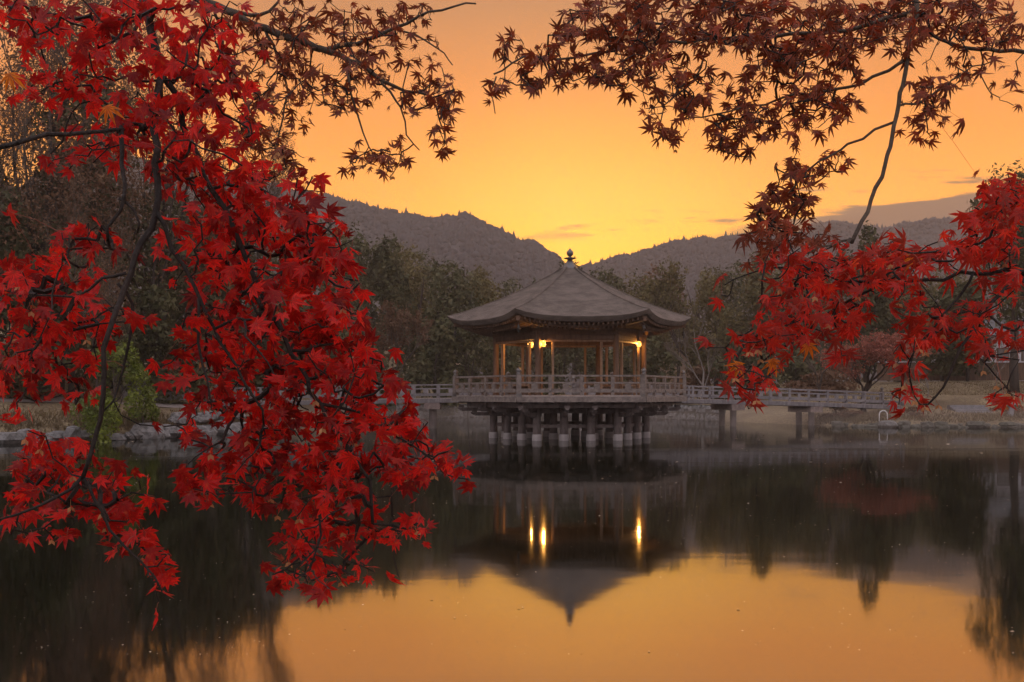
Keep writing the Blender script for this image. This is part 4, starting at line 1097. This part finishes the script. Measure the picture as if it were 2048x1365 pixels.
A_blobs = [
    (60, 70, 55, 55, 9), (140, 100, 100, 80, 26), (240, 180, 140, 100, 66), (300, 60, 110, 60, 24), (50, 170, 50, 50, 9), (390, 110, 90, 100, 44), (450, 200, 70, 90, 32),
    (380, 260, 120, 70, 52), (140, 325, 50, 30, 5), (205, 300, 60, 40, 14), (430, 365, 100, 75, 56), (345, 330, 50, 60, 16), (540, 390, 100, 65, 54), (560, 470, 105, 75, 66), (640, 490, 65, 65, 48),
    (650, 580, 75, 75, 62), (530, 570, 100, 75, 58), (405, 480, 90, 60, 26), (160, 490, 90, 45, 36), (60, 560, 75, 50, 32), (125, 600, 110, 60, 48), (45, 680, 60, 75, 34), (135, 690, 95, 65, 44),
    (225, 650, 40, 40, 10), (10, 432, 15, 15, 2), (130, 785, 60, 30, 9), (25, 790, 40, 55, 11), (170, 790, 30, 25, 4), (425, 560, 85, 55, 30), (440, 660, 80, 55, 32), (560, 680, 105, 75, 72), (670, 690, 80, 75, 62),
    (300, 640, 25, 20, 3), (400, 740, 80, 50, 22), (500, 780, 95, 65, 48), (635, 780, 100, 65, 62), (755, 715, 45, 30, 13), (735, 800, 80, 55, 36), (320, 842, 22, 18, 2), (395, 825, 22, 25, 3),
    (480, 870, 100, 65, 46), (600, 880, 105, 55, 54), (720, 875, 95, 55, 46), (820, 885, 55, 50, 24), (858, 935, 40, 40, 10), (930, 945, 24, 24, 5), (890, 915, 30, 30, 8), (850, 1060, 25, 18, 5), (830, 960, 35, 30, 9), (425, 945, 75, 45, 20), (385, 995, 35, 20, 4),
    (540, 960, 85, 55, 34), (650, 970, 85, 55, 40), (755, 950, 65, 45, 20), (600, 1055, 55, 55, 22), (695, 1035, 65, 50, 28), (785, 1060, 60, 35, 12), (640, 1135, 60, 40, 16), (575, 1140, 40, 35, 8),
    (735, 1140, 55, 35, 8), (660, 1180, 18, 15, 2), (803, 1150, 12, 12, 1), (60, 885, 65, 35, 12), (125, 905, 55, 35, 12), (60, 960, 65, 45, 24), (180, 930, 70, 45, 18), (220, 1000, 80, 55, 36),
    (80, 1040, 85, 45, 26), (260, 1060, 50, 55, 22), (310, 1110, 35, 35, 9), (322, 1165, 30, 30, 6), (310, 1200, 12, 10, 1), (120, 20, 200, 40, 26), (60, 40, 80, 45, 10), (220, 60, 120, 50, 20), (340, 170, 70, 60, 18), (470, 60, 60, 60, 14)]
maple('scarlet maple filling the left side, its dark limb dropping towards the water', (-3.0, 1.6), 3.6, A_limbs, A_blobs, .0405, 'leaf_red', GEO_W, 11, None,
      lambda x, y: 2.62, .95, 'maple_bark', .22, seeds=90, dens=lambda y: 1.15, extra=((20, 150, 2.35, .2), (215, 215, 2.4, .4)))
# upper middle: russet maple, smaller and farther, over the left of the sky
B_limbs = [
    (.020, .013, [(-300, -330, 4.3), (60, -150, 4.2), (300, -50, 4.1), (430, 12, 4.0), (530, 58, 4.0), (640, 100, 3.95)], .9),
    (.012, .004, [(640, 100, 3.95), (700, 118, 3.95), (760, 160, 3.95), (810, 180, 3.95), (860, 192, 3.95)], None),
    (.010, .003, [(640, 96, 3.95), (720, 88, 4.0), (790, 55, 4.0), (860, 25, 4.0), (950, 5, 4.0)], None),
    (.009, .003, [(460, 25, 4.0), (520, 30, 4.0), (555, 5, 4.0), (565, -40, 4.0)], None),
    (.005, .002, [(700, 118, 3.95), (700, 190, 3.9), (720, 240, 3.9), (738, 290, 3.9), (760, 320, 3.9)], None),
    (.005, .002, [(760, 160, 3.95), (800, 215, 3.9), (815, 270, 3.9), (835, 300, 3.9)], None),
    (.004, .002, [(860, 192, 3.95), (880, 240, 3.95), (890, 290, 3.95)], None),
    (.006, .002, [(530, 58, 4.0), (560, 130, 4.0), (575, 190, 4.0), (560, 260, 4.0), (545, 330, 4.0)], None),
    (.006, .002, [(430, 12, 4.0), (450, 110, 4.1), (490, 200, 4.1), (520, 260, 4.1), (590, 330, 4.0)], None),
    (.004, .002, [(790, 55, 4.0), (850, 80, 4.0), (890, 110, 4.0), (905, 130, 4.0)], None),
]
B_blobs = [(480, 90, 60, 60, 26), (560, 55, 60, 45, 20), (620, 60, 60, 45, 22), (700, 70, 55, 45, 22), (760, 50, 45, 35, 12), (830, 35, 40, 30, 8), (560, 160, 65, 55, 34), (640, 165, 65, 45, 26), (740, 130, 55, 35, 20),
           (830, 90, 45, 35, 9), (868, 150, 35, 40, 14), (900, 200, 20, 35, 10), (520, 240, 60, 55, 26), (605, 250, 30, 30, 5), (690, 200, 35, 25, 7), (760, 205, 30, 25, 6), (840, 205, 45, 35, 14), (880, 250, 28, 35, 9),
           (740, 310, 50, 32, 13), (800, 305, 40, 35, 11), (890, 295, 20, 20, 4), (768, 360, 16, 12, 2), (700, 335, 14, 14, 2), (530, 325, 50, 40, 16), (600, 335, 25, 30, 4), (620, 240, 10, 10, 1), (480, 300, 50, 60, 16), (700, 10, 160, 20, 14)]
maple('russet maple with grey limb over the sky left of centre', (-4.2, 4.6), 4.0, B_limbs, B_blobs, .043, 'leaf_dark', GEO_N, 12, None, lambda x, y: 3.95, .9, 'limb_bark', .3, seeds=120, dens=lambda y: 1.55)
# upper right: dark russet maple
C_limbs = [
    (.0085, .0065, [(1850, -120, 3.7), (1834, -10, 3.65), (1815, 120, 3.6), (1797, 210, 3.6), (1775, 310, 3.55), (1745, 400, 3.5), (1702, 480, 3.45)], .95),
    (.006, .002, [(1702, 480, 3.45), (1640, 552, 3.4), (1600, 610, 3.35), (1540, 665, 3.3), (1480, 705, 3.3), (1435, 732, 3.3)], None),
    (.012, .006, [(2200, 120, 3.8), (2048, 106, 3.8), (1960, 98, 3.8), (1900, 88, 3.8), (1840, 60, 3.8)], .85),
    (.008, .003, [(1832, 20, 3.65), (1700, 60, 3.7), (1560, 70, 3.75), (1420, 80, 3.75), (1280, 90, 3.75), (1150, 115, 3.75), (1050, 115, 3.75), (990, 150, 3.75)], None),
    (.006, .002, [(1815, 120, 3.6), (1720, 170, 3.65), (1600, 190, 3.7), (1480, 220, 3.7), (1350, 240, 3.7)], None),
    (.005, .002, [(1790, 240, 3.6), (1700, 290, 3.6), (1620, 340, 3.6), (1570, 400, 3.6), (1535, 470, 3.6)], None),
    (.004, .002, [(1420, 80, 3.75), (1390, 160, 3.75), (1330, 210, 3.75), (1320, 265, 3.75)], None),
    (.004, .002, [(1700, 480, 3.45), (1620, 505, 3.4), (1570, 525, 3.4), (1500, 535, 3.4)], None),
    (.004, .002, [(1797, 210, 3.6), (1850, 200, 3.65), (1920, 150, 3.7), (1985, 120, 3.7)], None),
    (.003, .0015, [(990, 150, 3.75), (985, 185, 3.75), (990, 225, 3.75)], None),
]
C_blobs = [(1008, 75, 22, 22, 3), (1040, 110, 35, 35, 8), (998, 155, 14, 14, 2), (988, 205, 14, 40, 5), (1085, 145, 45, 35, 14), (1135, 105, 55, 45, 21), (1190, 55, 65, 55, 32), (1280, 45, 75, 55, 42), (1250, 125, 70, 45, 34),
           (1180, 145, 45, 28, 11), (1245, 185, 14, 16, 3), (1350, 95, 85, 65, 58), (1450, 45, 85, 55, 56), (1560, 55, 85, 60, 62), (1330, 195, 50, 42, 22), (1340, 258, 40, 28, 13), (1430, 195, 75, 55, 38), (1480, 275, 70, 40, 28),
           (1440, 300, 30, 20, 5), (1530, 175, 75, 55, 42), (1560, 250, 60, 45, 26), (1620, 125, 85, 65, 52), (1700, 55, 75, 55, 44), (1680, 175, 60, 45, 24), (1640, 230, 55, 42, 20), (1790, 55, 60, 55, 34), (1900, 35, 75, 45, 38),
           (1990, 55, 55, 55, 30), (1930, 130, 40, 30, 9), (2030, 160, 16, 50, 6), (1840, 160, 40, 30, 9), (1870, 195, 50, 42, 19), (1850, 255, 50, 32, 14), (1930, 252, 18, 18, 2), (1970, 170, 25, 25, 4), (1640, 325, 60, 32, 22),
           (1580, 370, 50, 42, 28), (1560, 420, 50, 42, 32), (1530, 470, 30, 32, 12), (1620, 390, 22, 22, 5), (1590, 490, 35, 35, 8), (1948, 347, 3, 3, 1), (1600, 0, 400, 30, 50), (1545, 455, 50, 40, 26), (1520, 505, 32, 28, 11), (1600, 450, 36, 36, 14), (1640, 475, 36, 28, 9)]
maple('dark russet maple spreading across the upper right sky', (4.0, 4.2), 4.0, C_limbs, C_blobs, .046, 'leaf_dark', GEO_N, 13, None, lambda x, y: 3.7, .9, 'limb_bark', .3, seeds=60, dens=lambda y: 1.75 if y < 160 else 1.3)
# right: scarlet maple reaching in from the right edge
D_limbs = [
    (.012, .004, [(2200, 530, 2.9), (2048, 540, 2.9), (1950, 546, 2.9), (1860, 560, 2.9), (1770, 564, 2.9), (1690, 566, 2.9)], .75),
    (.006, .0025, [(2048, 560, 2.9), (1975, 610, 2.85), (1938, 670, 2.82), (1910, 730, 2.8), (1885, 775, 2.8), (1855, 815, 2.8)], None),
    (.004, .002, [(1770, 564, 2.9), (1700, 600, 2.92), (1640, 640, 2.95), (1570, 690, 3.0), (1510, 740, 3.0), (1490, 790, 3.0)], None),
    (.004, .002, [(1950, 546, 2.9), (1905, 610, 2.88), (1860, 660, 2.86), (1815, 720, 2.86), (1800, 780, 2.86)], None),
    (.005, .002, [(2080, 420, 2.9), (2010, 430, 2.9), (1950, 470, 2.9), (1880, 500, 2.9), (1800, 500, 2.9)], .8),
    (.004, .002, [(2100, 690, 2.8), (2040, 720, 2.8), (2010, 770, 2.8), (1985, 800, 2.8)], .6),
    (.003, .0015, [(1690, 566, 2.9), (1620, 540, 2.95), (1560, 535, 2.95), (1500, 548, 2.95), (1445, 570, 2.95)], None),
]
D_blobs = [(1555, 525, 55, 40, 9), (1530, 600, 25, 20, 2), (1620, 560, 65, 45, 24), (1700, 520, 65, 38, 24), (1800, 508, 75, 36, 30), (1780, 570, 75, 38, 28), (1880, 520, 75, 36, 28), (1960, 478, 70, 36, 30), (2020, 440, 40, 45, 22),
           (1990, 392, 50, 22, 13), (2000, 545, 45, 55, 26), (1595, 640, 55, 45, 24), (1545, 680, 55, 36, 20), (1482, 692, 35, 26, 9), (1502, 750, 42, 36, 18), (1494, 800, 14, 18, 3), (1645, 640, 55, 45, 22), (1705, 620, 40, 36, 13),
           (1680, 690, 30, 25, 5), (1850, 650, 55, 45, 27), (1830, 700, 45, 28, 10), (1920, 640, 55, 45, 24), (1990, 640, 50, 50, 22), (1960, 692, 35, 25, 9), (2030, 700, 18, 36, 6), (1800, 770, 18, 42, 6), (1830, 790, 20, 14, 3),
           (1865, 788, 10, 10, 1), (1892, 770, 10, 10, 1), (1990, 790, 26, 16, 4), (2020, 800, 26, 36, 8), (1440, 590, 4, 4, 1), (1450, 528, 4, 4, 1), (1416, 690, 6, 10, 2), (1620, 705, 6, 6, 1), (1552, 745, 6, 6, 1), (1590, 520, 55, 38, 15), (1650, 590, 55, 42, 18), (1560, 590, 42, 38, 13), (2025, 385, 36, 36, 17), (1955, 440, 55, 32, 17), (1740, 545, 60, 40, 18)]
maple('scarlet maple reaching in from the right edge over the bridge', (4.4, 1.4), 3.3, D_limbs, D_blobs, .046, 'leaf_right', GEO_N, 14, None, lambda x, y: 2.9, .8, 'maple_bark', .25, seeds=60, extra=((1545, 722, 2.85, .35), (1615, 690, 2.85, .5), (1478, 728, 2.85, -.3), (1830, 512, 2.8, .1)))

# ------------------------------------------------------------------ flotsam on the water
n = 1500
yy = 8 + 50 * RNG.random(n) ** 1.6; xx = (RNG.random(n) - .5) * .98 * yy * .93
ok = sdist(xx, yy) < -.6; xx, yy = xx[ok], yy[ok]; n = len(xx)
s = RNG.uniform(.006, .015, n) * (1 + (RNG.random(n) < .06) * 1.3) * np.clip(yy / 16, .7, 2.2); a = RNG.uniform(0, 6.28, n)
P = np.stack([xx, yy, np.full(n, .006)], -1)
t = np.stack([np.cos(a), np.sin(a), np.zeros(n)], -1) * s[:, None]; b = np.stack([-np.sin(a), np.cos(a), np.full(n, .25)], -1) * (s * .5)[:, None]
V = np.stack([P + t, P + b, P - t, P - b], 1).reshape(-1, 3)
o = link('floating_leaves', fastmesh('floating_leaves', V, np.arange(4 * n).reshape(-1, 4), M['speck']))
tag(o, 'scattered tiny fallen leaves and specks floating on the pond', 'floating leaves', kind='stuff')

# ------------------------------------------------------------------ haze
HAZE = 0.0006
q = MB(); q.box((0, 0, 69), (1600, 1600, 146))
me = q.mesh('haze', None)
m, t_, out = newmat('haze'); pv = N(t_, 'ShaderNodeVolumePrincipled')
pv.inputs['Color'].default_value = (.95, .84, .76, 1); pv.inputs['Density'].default_value = HAZE; pv.inputs['Anisotropy'].default_value = .35
L(t_, pv.outputs[0], out.inputs['Volume']); me.materials.append(m)
o = link('haze', me); tag(o, 'thin evening haze over the pond and hills', 'haze', kind='stuff')

# low mist lying on the water round the pavilion
q = MB(); q.box((10, 68, .56), (62, 36, 1.0))
me = q.mesh('mist', None)
m, t_, out = newmat('mist'); pv = N(t_, 'ShaderNodeVolumePrincipled')
pv.inputs['Color'].default_value = (.95, .86, .79, 1); pv.inputs['Density'].default_value = .0095; pv.inputs['Anisotropy'].default_value = .3
L(t_, pv.outputs[0], out.inputs['Volume']); me.materials.append(m)
o = link('mist', me); tag(o, 'low mist lying on the pond behind the pavilion', 'mist', kind='stuff')
